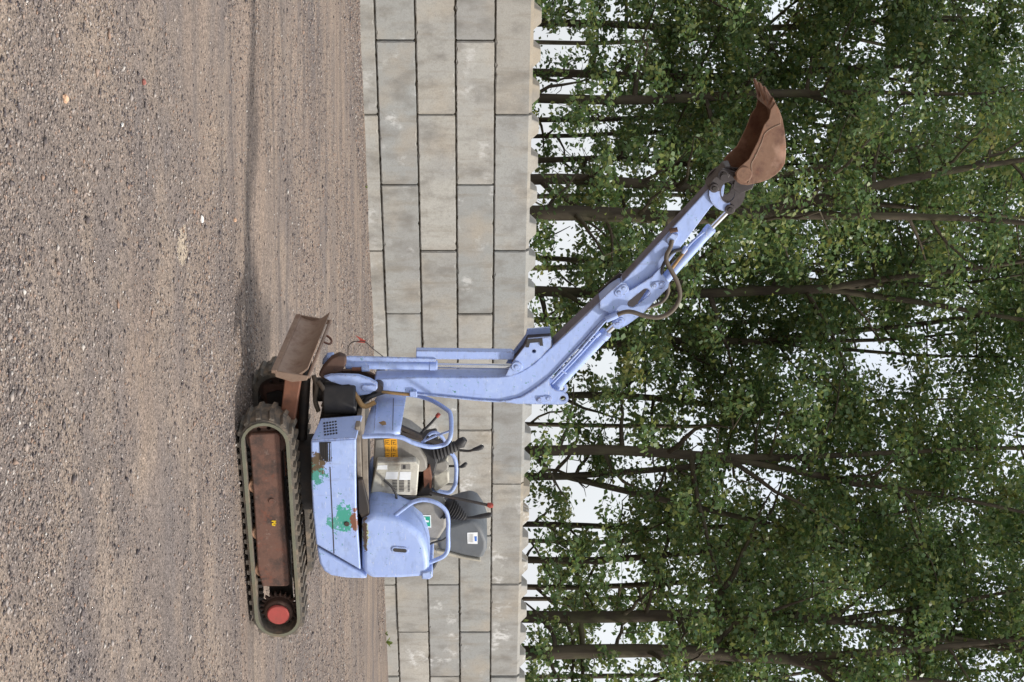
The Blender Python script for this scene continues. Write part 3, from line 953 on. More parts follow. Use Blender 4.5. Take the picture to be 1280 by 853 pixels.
# ---- upper structure: deck, panels, counterweight, engine cover
YN = HW - 0.02
deck_pts = [(393, 556), (444, 554), (446, 640), (448, 712), (412, 712), (397, 684), (393, 600)]
MB().prism(poly(deck_pts, YN - .03), -YN + .02, YN - 0.035).build('deck', 'dark_metal', ex, bevel=0.015)
MB().prism(poly([(402, 520), (446, 516), (446, 560), (398, 560)], 0.1), -0.36, 0.12).build('deck_nose', 'dark_metal', ex, bevel=0.015)
side_pts = [(388.5, 552), (445, 549), (445, 590), (445.5, 632), (450.7, 713), (418, 694), (395, 681), (391, 640), (389, 602)]
sp_poly = poly(side_pts, YN)
panel = MB().prism(sp_poly, YN - 0.03, YN).build('side_panel', 'paint_panel', ex, bevel=0.010, seg=3)
# panel seam, a narrow dark groove strip let into the panel
g0 = [(412, 584), (413.2, 584), (418.2, 692), (417, 692)]
MB().prism(poly(g0, YN + .0), YN - 0.004, YN + 0.0015).build('seam', 'dark_metal', panel)
# quarter panel that turns to the front
A_, B_ = PY(388.5, 551, YN), PY(445, 548, YN)
D_, C_ = PY(401, 523, YN - 0.17), PY(453, 519, YN - 0.17)
inw = Vector((-0.02, -0.02, 0))
quarter = MB().solid([A_, B_, C_, D_], [p + inw for p in (A_, B_, C_, D_)]).build('quarter_panel', 'paint_panel', ex, bevel=0.005)
def on_quarter(xp, yp, lift=0.0):
    n = (B_ - A_).cross(D_ - A_).normalized()
    if n.y < 0: n = -n
    # intersect the pixel ray in machine space
    q0, q1 = PY(xp, yp, YN), PY(xp, yp, YN - 0.3)
    d = q1 - q0
    t = (A_ - q0).dot(n) / d.dot(n)
    return q0 + d * t + n * lift, n
hol = MB()
for i in range(5):
    for j in range(5):
        cx = 404.5 + 3.2 * j + 0.75 * (4 - i) * 0.35 + 0.35 * j
        cy = 544.5 - 3.6 * i - 0.9 * j * 0.55
        p, n = on_quarter(cx, cy, 0.007)
        q, _ = on_quarter(cx + 2.0, cy - 0.8, 0.007)
        w = (q - p).normalized().cross(n) * 0.0042
        hol.solid([p - w, q - w, q + w, p + w], [v - n * 0.012 for v in (p - w, q - w, q + w, p + w)])
hol.build('vent_slot', 'black_rubber', quarter)
gr = MB().prism(poly([(399, 553), (414, 552.5), (414.5, 577), (407, 577), (400, 568)], YN), YN - 0.004, YN + 0.0015).build('vent_grille', 'black_rubber', panel)
for i in range(6):
    xx_ = 400.5 + 2.4 * i
    MB().prism(poly([(xx_, 553.5), (xx_ + 0.8, 553.5), (xx_ + 1.1, 576), (xx_ + .3, 576)], YN), YN + 0.001, YN + 0.006).build('grille_slat', 'dark_metal' if i < 4 else 'paint', gr)
# lock on the panel
lp = PXZ(433.5, 655, YN)
MB().tube([(lp[0], YN - 0.005, lp[1]), (lp[0], YN + 0.006, lp[1])], 0.017, 16).build('panel_lock', 'dark_metal', panel, bevel=0.003)
lp = PXZ(448, 523, YN - .15)
# counterweight
cw_pts = [(395.5, 685), (418, 698), (451, 717), (460, 724.5), (432, 723.5), (414, 720.5), (405, 715), (399, 705)]
MB().prism(poly(cw_pts, YN), -YN, YN).build('counterweight', 'paint', ex, bevel=0.018, seg=3)
cv_pts = [(452, 650), (460, 646), (466, 643), (490, 647.5), (511, 657), (526, 669), (533, 684), (536, 700), (537, 722), (500, 724.5), (464, 724.5), (452, 715)]
cover = MB().prism(poly(cv_pts, YN - 0.01), -YN + .02, YN - 0.01).build('engine_cover', 'paint_cover', ex, bevel=0.035, seg=4)
ca, cb = PXZ(494, 687, YN - .01), PXZ(506, 688, YN - .01)
hr = MB().prism(capsule(ca, cb, dx(5)), YN - 0.02, YN - 0.004).build('handle_recess', 'paint', cover, bevel=0.004)
MB().prism(capsule(ca, cb, dx(2.6)), YN - 0.02, YN - 0.0025).build('handle_slot', 'black_rubber', hr)
# cover rear lip and tail
MB().prism(poly([(527, 716), (540, 714), (541, 722), (536, 725), (527, 724.5)], YN), -YN, YN).build('tail_lip', 'paint', cover, bevel=0.008)
MB().tube([PY(533, 720, YN - .1), PY(542, 708, YN - .1), PY(546, 700, YN - .1)], 0.014, 8).build('exhaust_pipe', 'black_rubber', ex)
MB().prism(poly([(463, 645), (490, 650), (511, 660), (530, 682), (536, 700), (533, 683), (526, 667), (511, 655), (490, 645), (466, 641)], YN - .05), -0.3, YN - 0.05).build('cover_seal', 'black_rubber', cover)

# ---- floor, shield, handrails
fl_near = [PY(449, 546, YN - .04), PY(449, 650, YN - .04)]
zf = fl_near[0].z
x_f, x_r = PY(452, 548, YN - .04).x, PY(452, 640, YN - .04).x
MB().box(((x_f + x_r) / 2 + 0.02, -0.02, zf - 0.01), (x_f - x_r + 0.10, 0.72, 0.03)).build('floor_plate', 'floor_mat', ex, bevel=0.006)
MB().prism(poly([(452.5, 548), (459, 547), (461, 640), (453.5, 642)], YN - .09), YN - .12, YN - .09).build('floor_sill', 'floor_mat', ex, bevel=0.004)
MB().prism(poly([(447, 600), (453, 600), (461, 632), (462, 646), (452, 648), (448, 640)], YN - .03), YN - .07, YN - .03).build('hinge_bracket', 'dark_metal', ex, bevel=0.006)

xsn = PY(453, 545, YN - 0.05).x          # near end of the shield
sh_near = [PY(454, 546, YN - .05), PY(480, 545.5, YN - .05), PY(500, 543, YN - .05)]
xfr = sh_near[0].x + 0.05
sh_far = [PX(468, 502, xfr), PX(480, 492.5, xfr), PX(508, 494, xfr)]
mid = [PX(459.5, 524, xfr + 0.02), PX(480, 521, xfr + .025), PX(503.5, 521, xfr + .02)]
q = sh_near + mid[::1] + sh_far
rows = [sh_near, mid, sh_far]
mbs = MB()
gridv = []
NU, NV = 9, 5
def q2(a, b, c, t):
    return a * (1 - t) * (1 - 2 * t) + b * 4 * t * (1 - t) + c * t * (2 * t - 1)
for i in range(NU):
    t = i / (NU - 1)
    colp = [q2(rows[0][k], rows[1][k], rows[2][k], t) for k in range(3)]
    for j in range(NV):
        gridv.append(q2(colp[0], colp[1], colp[2], j / (NV - 1)))
fs = [[i * NV + j, (i + 1) * NV + j, (i + 1) * NV + j + 1, i * NV + j + 1] for i in range(NU - 1) for j in range(NV - 1)]
mbs.add(gridv, fs)
shield = mbs.build('front_shield', 'paint', ex, smooth=60)
sol = shield.modifiers.new('thick', 'SOLIDIFY'); sol.thickness = 0.012; sol.offset = 0
for jj_ in (2, 4):
    pass
MB().tube([gridv[i * NV + 1] + Vector((0.008, 0, 0)) for i in range(1, NU - 1)], 0.0028, 6).build('swage_line', 'paint', shield)
MB().tube([gridv[i * NV + 3] + Vector((0.006, 0, 0)) for i in range(1, NU - 1)], 0.0022, 6).build('swage_line', 'grease_and_shade', shield)
p = PX(479, 529, xfr + .03)
MB().add([p + Vector((0.004, a_, b_)) for a_, b_ in ((-.02, .0), (.0, -.028), (.035, -.005), (.03, .02), (-.01, .015))], [[0, 1, 2, 3, 4]]).build('torn_sticker', 'brass', shield)
# shield side edge tube, going up into the handrail loop
near_edge = curve([PY(453, 546, YN - .05), PY(478, 545, YN - .05), PY(501, 547, YN - .05), PY(517, 554, YN - .06), PY(538, 559, YN - .08),
                   PY(555, 556, YN - .11), PX(562, 549, xfr - 0.02), PX(564, 536, xfr), PX(563, 518, xfr), PX(558, 512, xfr), PX(544, 503, xfr),
                   PX(532, 498, xfr), PX(520, 495, xfr), PX(507, 493.5, xfr)], 5)
rail = MB().tube(near_edge, 0.0135, 10).build('front_handrail', 'paint', ex, smooth=60)
MB().tube([PX(562, 539, xfr - .02), PX(545, 545, xfr - .06), PY(527, 553, YN - .1)], 0.007, 8).build('brace_bar', 'paint', rail, smooth=60)
MB().tube(curve([PY(530, 552, 0.05), PY(537, 543, .05), PY(545, 541, .05), PY(552, 546, .05), PY(556, 552, .05)], 5), 0.011, 8).build('brace_bar', 'paint', rail, smooth=60)
for k, (pa, pb) in enumerate((((500, 534), (527, 546)), ((502, 541), (528, 549)), ((533, 548), (552, 555)))):
    a3, b3 = PY(*pa, 0.12), PY(*pb, 0.12)
    MB().tube([a3, b3], 0.018, 6).build('pedal_bar', 'dark_metal', ex)
rear_rail = curve([PY(489, 648, YN - .06), PY(503, 637, YN - .06), PY(516, 628, YN - .06), PY(530, 625, YN - .06), PY(545, 628.5, YN - .06), PY(556, 637, YN - .06),
                   PY(560, 648, YN - .06), PY(560, 668, YN - .06), PY(560, 686, YN - .06), PY(555, 695, YN - .06), PY(545, 700, YN - .06), PY(534, 704.5, YN - .06)], 5)
MB().tube(rear_rail, 0.0135, 10).build('rear_handrail', 'paint', ex, smooth=60)
far_rail = curve([PY(540, 612, -.05), PY(560, 616, -.05), PY(568, 608, -.05), PY(570, 596, -.05), PY(570, 580, -.05), PY(566, 569, -.05), PY(556, 562, -.05), PY(545, 560, -.05)], 5)
MB().tube(far_rail, 0.0135, 10).build('far_handrail', 'paint', ex, smooth=60)

# ---- operator station
con = MB().prism(poly([(468, 549), (497, 546), (512, 552), (525, 562), (533, 576), (535, 590), (500, 592), (466, 586)], 0.06), -0.22, 0.06).build('front_console', 'grey_plastic', ex, bevel=0.012)
st = MB().prism(poly([(480, 549.5), (496, 548), (497.5, 573), (482, 575)], 0.065), 0.055, 0.0635).build('warning_sticker', 'sticker_yellow', con)
pr = MB()
for i in range(3):
    for j in range(2):
        cx, cy = 484.3 + 8 * j, 553.5 + 8.2 * i
        for ox, oy, w, h in ((-2.8, 0, 0.7, 6.4), (0.2, -2.4, 4.2, .5), (0.2, 0, 3.2, .5), (1.0, 2.2, 4.2, .5), (-.6, .6, .6, 3)):
            pr.prism(poly([(cx + ox - w / 2, cy + oy - h / 2), (cx + ox + w / 2, cy + oy - h / 2), (cx + ox + w / 2, cy + oy + h / 2), (cx + ox - w / 2, cy + oy + h / 2)], 0.065), 0.0632, 0.0642)
pr.build('sticker_print', 'sticker_print', st)
# seat box with its labels
bx_pts = [(463, 617), (471, 577.5), (519, 577), (524, 582), (521, 620)]
yb = 0.12
sb = MB().prism(poly(bx_pts, yb), -0.25, yb).build('seat_box', 'box_white', ex, bevel=0.008)
MB().prism(poly([(463, 617.5), (521, 620.5), (517, 625.5), (464, 622)], yb - .01), -0.25, yb - .012).build('box_base', 'black_rubber', sb, bevel=0.003)
def decal(pts, mat, name, par, y, th=0.0015):
    return MB().prism(poly(pts, y), y - 0.003, y + th).build(name, mat, par)
decal([(472, 582), (484, 581.5), (484, 587), (471, 587)], 'sticker_white', 'label_plate', sb, yb)
decal([(486, 581), (500, 581), (499, 588), (485.5, 588)], 'pale_plastic', 'label_plate', sb, yb)
decal([(483, 590), (498, 590), (496.5, 599), (481, 599)], 'sticker_white', 'label_plate', sb, yb)
decal([(500, 590), (514, 590), (513, 600), (499, 600)], 'sticker_white', 'label_plate', sb, yb)
decal([(502, 580.5), (513, 580.5), (513, 587), (501.5, 587)], 'grey_plastic', 'label_plate', sb, yb)
decal([(504, 581.5), (507, 581.5), (507, 586), (503.5, 586)], 'black_rubber', 'label_window', sb, yb, .003)
decal([(478, 601), (487, 601), (486, 609), (477, 609)], 'seat_shell', 'label_plate', sb, yb)
pr = MB()
for cx0 in (490.5, 499, 510):
    for i in range(8):
        y0_ = 600.5 + 1.85 * i
        w = 6.2 if cx0 < 505 else 2.6
        pr.prism(poly([(cx0, y0_), (cx0 + w, y0_), (cx0 + w - .3, y0_ + 1.0), (cx0 - .3, y0_ + 1.0)], yb), yb - .002, yb + .0012)
pr.build('label_print', 'black_rubber', sb)
MB().prism(poly([(529, 588), (537, 584), (540, 598), (539, 611), (530, 612)], 0.06), -0.1, 0.06).build('valve_block', 'rust', ex, bevel=0.004)
# clutter behind and below the box
MB().prism(poly([(462, 620), (490, 622), (520, 622), (538, 600), (540, 628), (512, 640), (492, 650), (466, 645)], 0.08), -0.3, 0.06).build('seat_base', 'dark_metal', ex, bevel=0.01)
MB().prism(poly([(466, 626), (488, 627), (487, 633), (466, 632)], 0.09), 0.0, 0.1).build('latch_plate', 'pale_plastic', ex, bevel=0.004)
MB().tube(curve([PY(480, 600, .15), PY(492, 612, .16), PY(495, 626, .15), PY(484, 640, .13)], 5), 0.008, 7).build('cable', 'black_rubber', ex, smooth=60)
MB().prism(poly([(520, 560), (545, 556), (548, 575), (541, 600), (528, 605), (530, 585)], 0.02), -0.2, 0.02).build('control_pedestal', 'black_rubber', ex, bevel=0.01)
MB().prism(poly([(541, 588), (560, 570), (562, 604), (545, 616), (541, 612)], -0.02), -0.16, -0.02).build('control_cover', 'pale_plastic', ex, bevel=0.012)
MB().prism(poly([(540, 580), (556, 576), (561, 582), (560, 588), (546, 596), (540, 594)], 0.0), -0.1, 0.0).build('control_cover', 'grey_plastic', ex, bevel=0.01)
def gaiter(p0, p1, r0, r1, n=7):
    """ribbed rubber boot"""
    p0, p1 = Vector(p0), Vector(p1)
    pts, rad = [], []
    for i in range(n * 2 + 1):
        t = i / (n * 2)
        pts.append(p0.lerp(p1, t)); rad.append((r0 + (r1 - r0) * t) * (1.0 if i % 2 == 0 else 0.78))
    return MB().tube(pts, rad, 16)
def lever(pts, r, mat='dark_metal'):
    return MB().tube(pts, r, 9)
g1 = gaiter(PY(543, 562, .02), PY(573, 558, .02), dx(17), dx(6)).build('joystick_gaiter', 'black_rubber', ex, smooth=30)
lever([PY(570, 557, .02), PY(576, 554, .02), PY(581, 549, .02)], [dx(5), dx(7), dx(4)]).build('joystick_knob', 'black_rubber', g1, smooth=60)
l1 = lever(curve([PY(574, 563, .0), PY(586, 564, .0), PY(593, 562, .0)], 4), dx(1.7)).build('control_lever', 'dark_metal', ex, smooth=60)
lever([PY(591, 562.5, .0), PY(597, 561, 0), PY(602, 559, 0), PY(604, 557.5, 0)], [dx(2), dx(3), dx(3.4), dx(2)]).build('lever_grip', 'black_rubber', l1, smooth=60)
l2 = lever(curve([PY(558, 583, -.05), PY(570, 583, -.05), PY(576, 584, -.05), PY(579, 581, -.05)], 4), dx(1.5)).build('control_lever', 'dark_metal', ex, smooth=60)
lever([PY(576, 584, -.05), PY(580, 582, -.05), PY(583, 579, -.05)], [dx(2), dx(3), dx(2)]).build('lever_grip', 'black_rubber', l2, smooth=60)
l3 = lever([PY(524, 544, .1), PY(540, 528, .1), PY(547, 520, .1)], dx(1.7)).build('travel_lever', 'black_rubber', ex, smooth=60)
lever([PY(546, 521, .1), PY(549, 517.5, .1)], [dx(2.6), dx(2.4)]).build('lever_grip', 'lever_red', l3, smooth=60)
l4 = lever([PY(537, 616, .12), PY(575, 624, .12), PY(612, 632, .12)], dx(1.9)).build('safety_lever', 'dark_metal', ex, smooth=60)
lever([PY(609, 631, .12), PY(613, 632, .12), PY(616.5, 632.5, .12)], [dx(2.6), dx(3.8), dx(2.4)]).build('lever_grip', 'lever_red', l4, smooth=60)
# right hand console (round grey cover) with exit sticker
rc = MB().prism(poly([(500, 648), (507, 636), (520, 629), (536, 628), (552, 634), (559, 645), (558, 660), (549, 674), (538, 682), (530, 680), (518, 664)], 0.14), -0.02, 0.14).build('side_console', 'grey_plastic', ex, bevel=0.02, seg=3)
sg = MB().prism(poly([(525, 644.5), (538.5, 644.5), (539, 660), (525.5, 659)], 0.145), .135, 0.143).build('exit_sticker', 'sticker_white', rc)
MB().prism(poly([(526.5, 646), (537.5, 646), (538, 658.5), (527, 657.8)], 0.145), .140, 0.1442).build('sticker_field', 'sticker_green', sg)
MB().prism(poly([(528, 647), (531.5, 647), (532, 650.5), (536, 651), (536, 653), (531.5, 653), (531.5, 656.5), (528.5, 656.5)], 0.145), .1435, 0.1452).build('sticker_print', 'sticker_white', sg)
g2 = gaiter(PY(558, 634, .10), PY(583, 648, .10), dx(17), dx(4), 8).build('joystick_gaiter', 'black_rubber', ex, smooth=30)
lever([PY(581, 648, .1), PY(592, 647, .1), PY(600, 646, .1), PY(611, 644, .1), PY(614.5, 643, .1)], [dx(1.8), dx(2), dx(3.2), dx(3.6), dx(2.4)]).build('joystick_grip', 'black_rubber', g2, smooth=60)
# seat
seat_pts = [(545, 662), (562, 657), (576, 652.5), (589, 650), (597, 654), (604, 664), (609, 677), (608.5, 688), (604, 697), (600, 699.5), (580, 696), (562, 691), (548, 688)]
cs = [Vector((a_, b_, 0)) for a_, b_ in seat_pts]
seat = MB().prism(poly(seat_pts, 0.02), -0.36, 0.02).build('seat_back', 'seat_vinyl', ex, bevel=0.03, seg=4)
MB().prism(poly([(545, 688), (562, 691.5), (580, 696.5), (600, 700.3), (601, 702.5), (580, 699.5), (545, 692)], 0.03), -0.37, 0.03).build('seat_shell', 'seat_shell', seat, bevel=0.004)
sk = MB().prism(poly([(584, 666.5), (597, 666), (597, 680.5), (584.5, 680)], 0.025), 0.01, 0.0225).build('white_sticker', 'sticker_white', seat)
MB().prism(poly([(593, 671), (596, 671), (596, 677), (593.5, 677)], 0.025), 0.02, 0.0235).build('sticker_print', 'sticker_blue', sk)
pr = MB()
for i in range(4):
    pr.prism(poly([(586 + 1.6 * i, 668), (586.6 + 1.6 * i, 668), (586.6 + 1.6 * i, 678.5), (586 + 1.6 * i, 678.5)], 0.025), 0.02, 0.0232)
pr.build('sticker_print', 'grey_plastic', sk)
MB().prism(poly([(533, 690), (545, 668), (562, 665), (562, 690), (545, 692)], 0.0), -0.3, 0.0).build('seat_support', 'seat_shell', ex, bevel=0.01)
MB().tube(curve([PY(533, 684, .16), PY(540, 679, .16), PY(552, 676, .14), PY(558, 672, .12)], 4), 0.007, 7).build('seat_strap', 'black_rubber', ex, smooth=60)

# ---- swing post and boom foot
MB().tube([PY(405, 497, 0.1), PY(446, 497, 0.1)], [0.10, 0.105], 24).build('swing_post', 'black_rubber', ex, bevel=0.012)
MB().tube([PY(392, 487, 0.0), PY(462, 487, 0.0)], 0.075, 20).build('king_post', 'dark_metal', ex, bevel=0.008)
br = [(404, 472), (413, 469.5), (424.7, 469), (448, 470), (463, 475), (471.6, 480), (472, 486), (462, 493), (447, 495.5), (442.5, 485), (436, 481), (427.5, 482), (413.5, 477.5)]
sbk = MB().prism(poly(br, 0.13), 0.10, 0.13).build('swing_bracket', 'paint', ex, bevel=0.005)
MB().prism(capsule(PXZ(456, 484.5, .13), PXZ(467, 484.5, .13), dx(4.2)), 0.125, 0.142).build('pin_keeper', 'paint', sbk, bevel=0.004)
MB().prism(poly([(404, 472), (448, 470), (463, 475), (471.6, 480), (470, 487), (447, 495)], -.02), -.13, -.10).build('swing_bracket', 'rust_dark', ex, bevel=0.005)
kn = [(398, 470), (403, 460), (414, 448), (424, 443.5), (432, 447), (433, 455), (428, 464), (415, 471), (404, 475)]
MB().prism(poly(kn, 0.09), 0.04, 0.09).build('cylinder_knuckle', 'rust_dark', ex, bevel=0.01)
MB().prism(poly([(402, 455), (408, 447), (416, 446), (418, 452), (408, 460)], -.02), -.09, -.02).build('cylinder_knuckle', 'paint', ex, bevel=0.006)
for (pts, r_, mt) in (([(440, 488, .14), (447, 498, .17), (452, 506, .18), (458, 508, .18), (469, 503, .17)], 3.2, 'brass'),
                      ([(398, 478, .1), (404, 486, .14), (408, 496, .15), (404, 508, .14)], 3.0, 'hose'),
                      ([(392, 470, .05), (396, 484, .1), (394, 500, .1), (398, 514, .1)], 3.0, 'hose'),
                      ([(447, 500, .1), (455, 492, .1), (466, 490, .08), (476, 488, .0)], 3.5, 'black_rubber'),
                      ([(449, 510, .1), (457, 500, .12), (468, 494, .1), (480, 490, .03)], 3.0, 'black_rubber')):
    MB().tube(curve([PY(*p) for p in pts], 5), dx(r_), 8).build('hydraulic_hose', mt, ex, smooth=60)
# red tagged wire at the front
wr = MB().tube(curve([PY(435, 444, .05), PY(435.5, 434, .05), PY(440, 428, .05), PY(448, 427, .05), PY(456, 427.5, .05), PY(466, 436, .05), PY(479, 446, .03)], 5), dx(0.6), 6).build('tag_wire', 'dark_metal', ex, smooth=60)
MB().solid([PY(444, 419, .05), PY(457, 426, .05), PY(456, 429, .05), PY(446, 428, .05), PY(450, 425.5, .05)], [PY(*p, .046) for p in ((444, 419), (457, 426), (456, 429), (446, 428), (450, 425.5))]).build('red_tag', 'lever_red', wr)

# ---- boom
BW = 0.058
boom_pts = [(469, 474), (467, 481), (470, 487), (480, 489), (520, 493), (560, 497), (600, 501), (624, 502.5), (640, 501), (652, 497), (664, 490), (676, 481.5), (690, 470), (720, 438), (742, 414), (757, 400), (768, 387),
            (782, 370), (785, 364), (783, 358), (775, 357), (764, 364), (752, 375), (715, 411), (690, 434), (680, 443.5), (668, 454.5), (657, 461.5), (648, 466.5), (638, 469.5), (625, 471.5), (600, 472), (522, 472)]
boom = MB().prism(poly(boom_pts, BW), -BW, BW).build('boom', 'paint', ex, bevel=0.006, seg=2)
# flange strip along the outer edge and the boom lug
fl = [(520, 492.5), (560, 496.5), (600, 500.5), (624, 502), (640, 500.5), (652, 496.5), (664, 489.5), (676, 481), (690, 469.5), (720, 437.5), (742, 413.5), (755, 400)]
flp = [PY(a_, b_, BW + 0.006) for a_, b_ in fl]
MB().tube(flp, 0.0065, 8).build('edge_weld', 'paint', boom, smooth=60)
lug_pts = [(630, 502), (652, 497), (664, 490), (676, 481.5), (687, 473), (687, 480), (689.5, 485), (695, 488.5), (704, 490.5), (709.5, 494), (711, 499), (708.5, 504), (703, 506), (690, 506), (668, 505.5), (645, 505), (634, 504)]
hole_c = PXZ(703.8, 498.5, BW + .014)
for y0_, y1_ in ((BW + 0.0015, BW + 0.014), (-BW - 0.014, -BW - 0.0015)):
    MB().prism(poly(lug_pts, BW + .014), y0_, y1_, [circle(hole_c, dx(3.6), 14)]).build('cylinder_lug', 'paint', boom)
MB().prism(capsule(PXZ(675, 499.5, BW + .014), PXZ(685.5, 498.5, BW + .014), dx(4.4)), BW + 0.010, BW + 0.021).build('pin_keeper', 'paint', boom, bevel=0.003)
for a_, b_ in ((674.5, 499.5), (685.5, 498.5)):
    c_ = PXZ(a_, b_, BW + .02)
    MB().prism(circle(c_, dx(2.6), 14), BW + 0.018, BW + 0.027).build('pin_bolt', 'paint', boom, bevel=0.002)
# lift cylinder bracket with its dark channel
bk = [(632, 470), (636, 462), (642, 452), (653, 438), (658, 431), (660, 424), (689, 421.5), (689, 433), (676, 447), (664, 457), (652, 464.5), (640, 470)]
for y0_, y1_ in ((BW + 0.0015, BW + 0.016), (-BW - 0.016, -BW - 0.0015)):
    bko = MB().prism(poly(bk, BW + .016), y0_, y1_, [circle(PXZ(667.5, 439.5, BW + .016), dx(2.6), 12)]).build('lift_bracket', 'paint', boom)
MB().prism(poly([(640, 453), (654, 436), (660, 424), (689, 422), (689, 430), (660, 432), (648, 452)], 0.0), -BW - .001, BW + .001).build('bracket_web', 'grease_and_shade', boom)
MB().prism(poly([(657, 434), (659, 424.5), (678, 423), (679, 432), (675, 432), (674.5, 427.5), (662.5, 428.5), (661, 434)], BW + .018), BW + .010, BW + .024).build('bracket_stop', 'black_rubber', boom)
c_ = PXZ(646, 458.5, BW + .02)
MB().prism(circle(c_, dx(7), 20), BW + .012, BW + .026).build('pin_boss', 'paint', boom, bevel=0.004)
MB().prism(circle(c_, dx(3), 14), BW + .022, BW + .032).build('pin_bolt', 'paint', boom, bevel=0.002)
MB().tube([(c_[0], -BW - .02, c_[1]), (c_[0], BW + .02, c_[1])], dx(4), 14).build('lift_pin', 'grease_and_shade', boom)
# foot pin
c_ = PXZ(474, 480, BW)
MB().tube([(c_[0], -0.12, c_[1]), (c_[0], 0.12, c_[1])], 0.028, 18).build('foot_pin', 'grease_and_shade', boom)
MB().prism(poly([(512, 490), (521, 489.5), (521.5, 497), (512, 497)], BW + .02), BW - 0.01, BW + .02).build('hose_clamp', 'paint', boom, bevel=0.004)
MB().tube(curve([PY(470, 489, BW), PY(490, 491.5, BW), PY(512, 493.5, BW)], 4), dx(2.0), 8).build('hose_guard', 'brass', boom, smooth=60)

# lift cylinder with rod guard
def cylinder(name, a, b, rb_, c, rr, mat='paint'):
    o = MB().tube([a, b], rb_, 22).build(name, mat, ex, bevel=0.004)
    MB().tube([b - (b - a).normalized() * 0.02, c], rr, 16).build('cylinder_rod', 'chrome', o, smooth=60)
    d = (b - a).normalized()
    MB().tube([b - d * 0.05, b - d * 0.006], rb_ * 1.1, 22).build('gland_nut', mat, o, bevel=0.003)
    return o
lc = cylinder('lift_cylinder', PY(432, 455, 0.0), PY(547, 457, 0.0), 0.031, PY(645, 458.5, 0.0), 0.018)
MB().prism(poly([(520, 439), (640, 440.5), (643, 444), (642, 450.5), (520, 450)], 0.04), -0.012, 0.035).build('rod_guard', 'paint', lc, bevel=0.004)
MB().prism(poly([(430, 447), (437, 446), (480, 447), (545, 449), (545, 453), (430, 452)], 0.045), 0.03, 0.045).build('guard_strip', 'paint', lc, bevel=0.003)
MB().tube([PY(440, 461.5, .03), PY(452, 461.5, .03)], dx(2.6), 10).build('port_fitting', 'rust', lc)
MB().tube([PY(452, 461, .03), PY(462, 460.5, .03)], dx(4), 12).build('port_block', 'paint', lc, bevel=0.003)

# stick (arm) cylinder on the boom's back
sc_ = cylinder('stick_cylinder', PY(688, 490, 0.0), PY(759, 414.5, 0.0), 0.034, PY(774, 402, 0.0), 0.018)
ln = curve([PY(690, 480, .035), PY(714, 455, .04), PY(737, 430, .04), PY(745, 421, .03)], 5)
MB().tube(ln, 0.0075, 8).build('oil_pipe', 'paint', sc_, smooth=60)
MB().tube([PY(744, 421, .03), PY(750, 415.5, .02)], 0.014, 10).build('port_block', 'paint', sc_)
MB().tube(curve([PY(691, 474, BW + .01), PY(722, 441, BW + .012), PY(742, 418, BW + .012), PY(760, 398, BW + .012), PY(775, 391, BW + .02)], 5), 0.008, 8).build('oil_pipe', 'paint', boom, smooth=60)
cp = PY(703, 466, 0.04)
MB().tube(curve([PY(700, 459, .045), PY(703, 464, .05), PY(708, 467, .045)], 4), 0.006, 7).build('pipe_clip', 'paint', sc_, smooth=60)

# ---- stick
SW = 0.046
stick_pts = [(780, 363), (777, 353.5), (800, 329), (840, 285.5), (880, 242), (893, 229), (900, 226), (906, 232), (904, 246), (897, 252), (888, 260), (860, 297.5), (832, 333.5), (815, 347.5), (800, 357), (787, 365)]
stick = MB().prism(poly(stick_pts, SW), -SW, SW).build('stick', 'paint', ex, bevel=0.005)
pl_pts = [(750, 377), (765, 363), (777, 353.5), (783, 355), (787, 364), (802, 355), (815, 346.5), (829, 331.5), (827, 342), (832.6, 350), (836.5, 354), (835, 360), (826, 369), (815, 380), (806, 390), (796, 398), (783, 407), (774, 411.5), (767, 410.5), (765, 404), (771, 396), (762, 392), (750, 386)]
slot = capsule(PXZ(790, 380, SW + .03), PXZ(807, 366.5, SW + .03), dx(5.6))
for y0_, y1_ in ((SW + 0.016, SW + 0.03), (-SW - 0.03, -SW - 0.016)):
    MB().prism(poly(pl_pts, SW + .03), y0_, y1_, [slot]).build('stick_plate', 'paint' if y0_ > 0 else 'grease_and_shade', stick)  # far plate darker: shade inside the slot put into its colour
MB().tube([PY(800, 380, .02), PY(812, 363, .02)], dx(3), 10).build('cross_tube', 'paint', stick)
for (a_, b_), (c2, d2), r_ in (((774, 366), (780, 361), 5.6), ((771.5, 405), (776, 402), 5.4), ((818.5, 357), (827, 355.5), 4.6)):
    MB().prism(capsule(PXZ(a_, b_, SW + .03), PXZ(c2, d2, SW + .03), dx(r_)), SW + .027, SW + .036).build('pin_keeper', 'paint', stick, bevel=0.003)
    for aa, bb in ((a_, b_), (c2, d2)):
        MB().prism(circle(PXZ(aa, bb, SW + .036), dx(2.5), 12), SW + .034, SW + .042).build('pin_bolt', 'paint', stick, bevel=0.002)
for a_, b_ in ((777, 363.5), (774, 403), (825, 355)):
    c_ = PXZ(a_, b_, SW)
    MB().tube([(c_[0], -SW - .03, c_[1]), (c_[0], SW + .03, c_[1])], 0.02, 14).build('pivot_pin', 'grease_and_shade', stick)
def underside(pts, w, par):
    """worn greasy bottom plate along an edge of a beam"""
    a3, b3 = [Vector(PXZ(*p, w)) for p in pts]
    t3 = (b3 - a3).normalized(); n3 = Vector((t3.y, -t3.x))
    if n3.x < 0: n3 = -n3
    MB().prism([tuple(a3 + n3 * -.004), tuple(b3 + n3 * -.004), tuple(b3 + n3 * .004), tuple(a3 + n3 * .004)], -w + .003, w - .003).build('underside_shade_strip', 'grimy_shaded_paint', par)
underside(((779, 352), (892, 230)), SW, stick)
underside(((692, 432.5), (750, 377)), BW, boom)
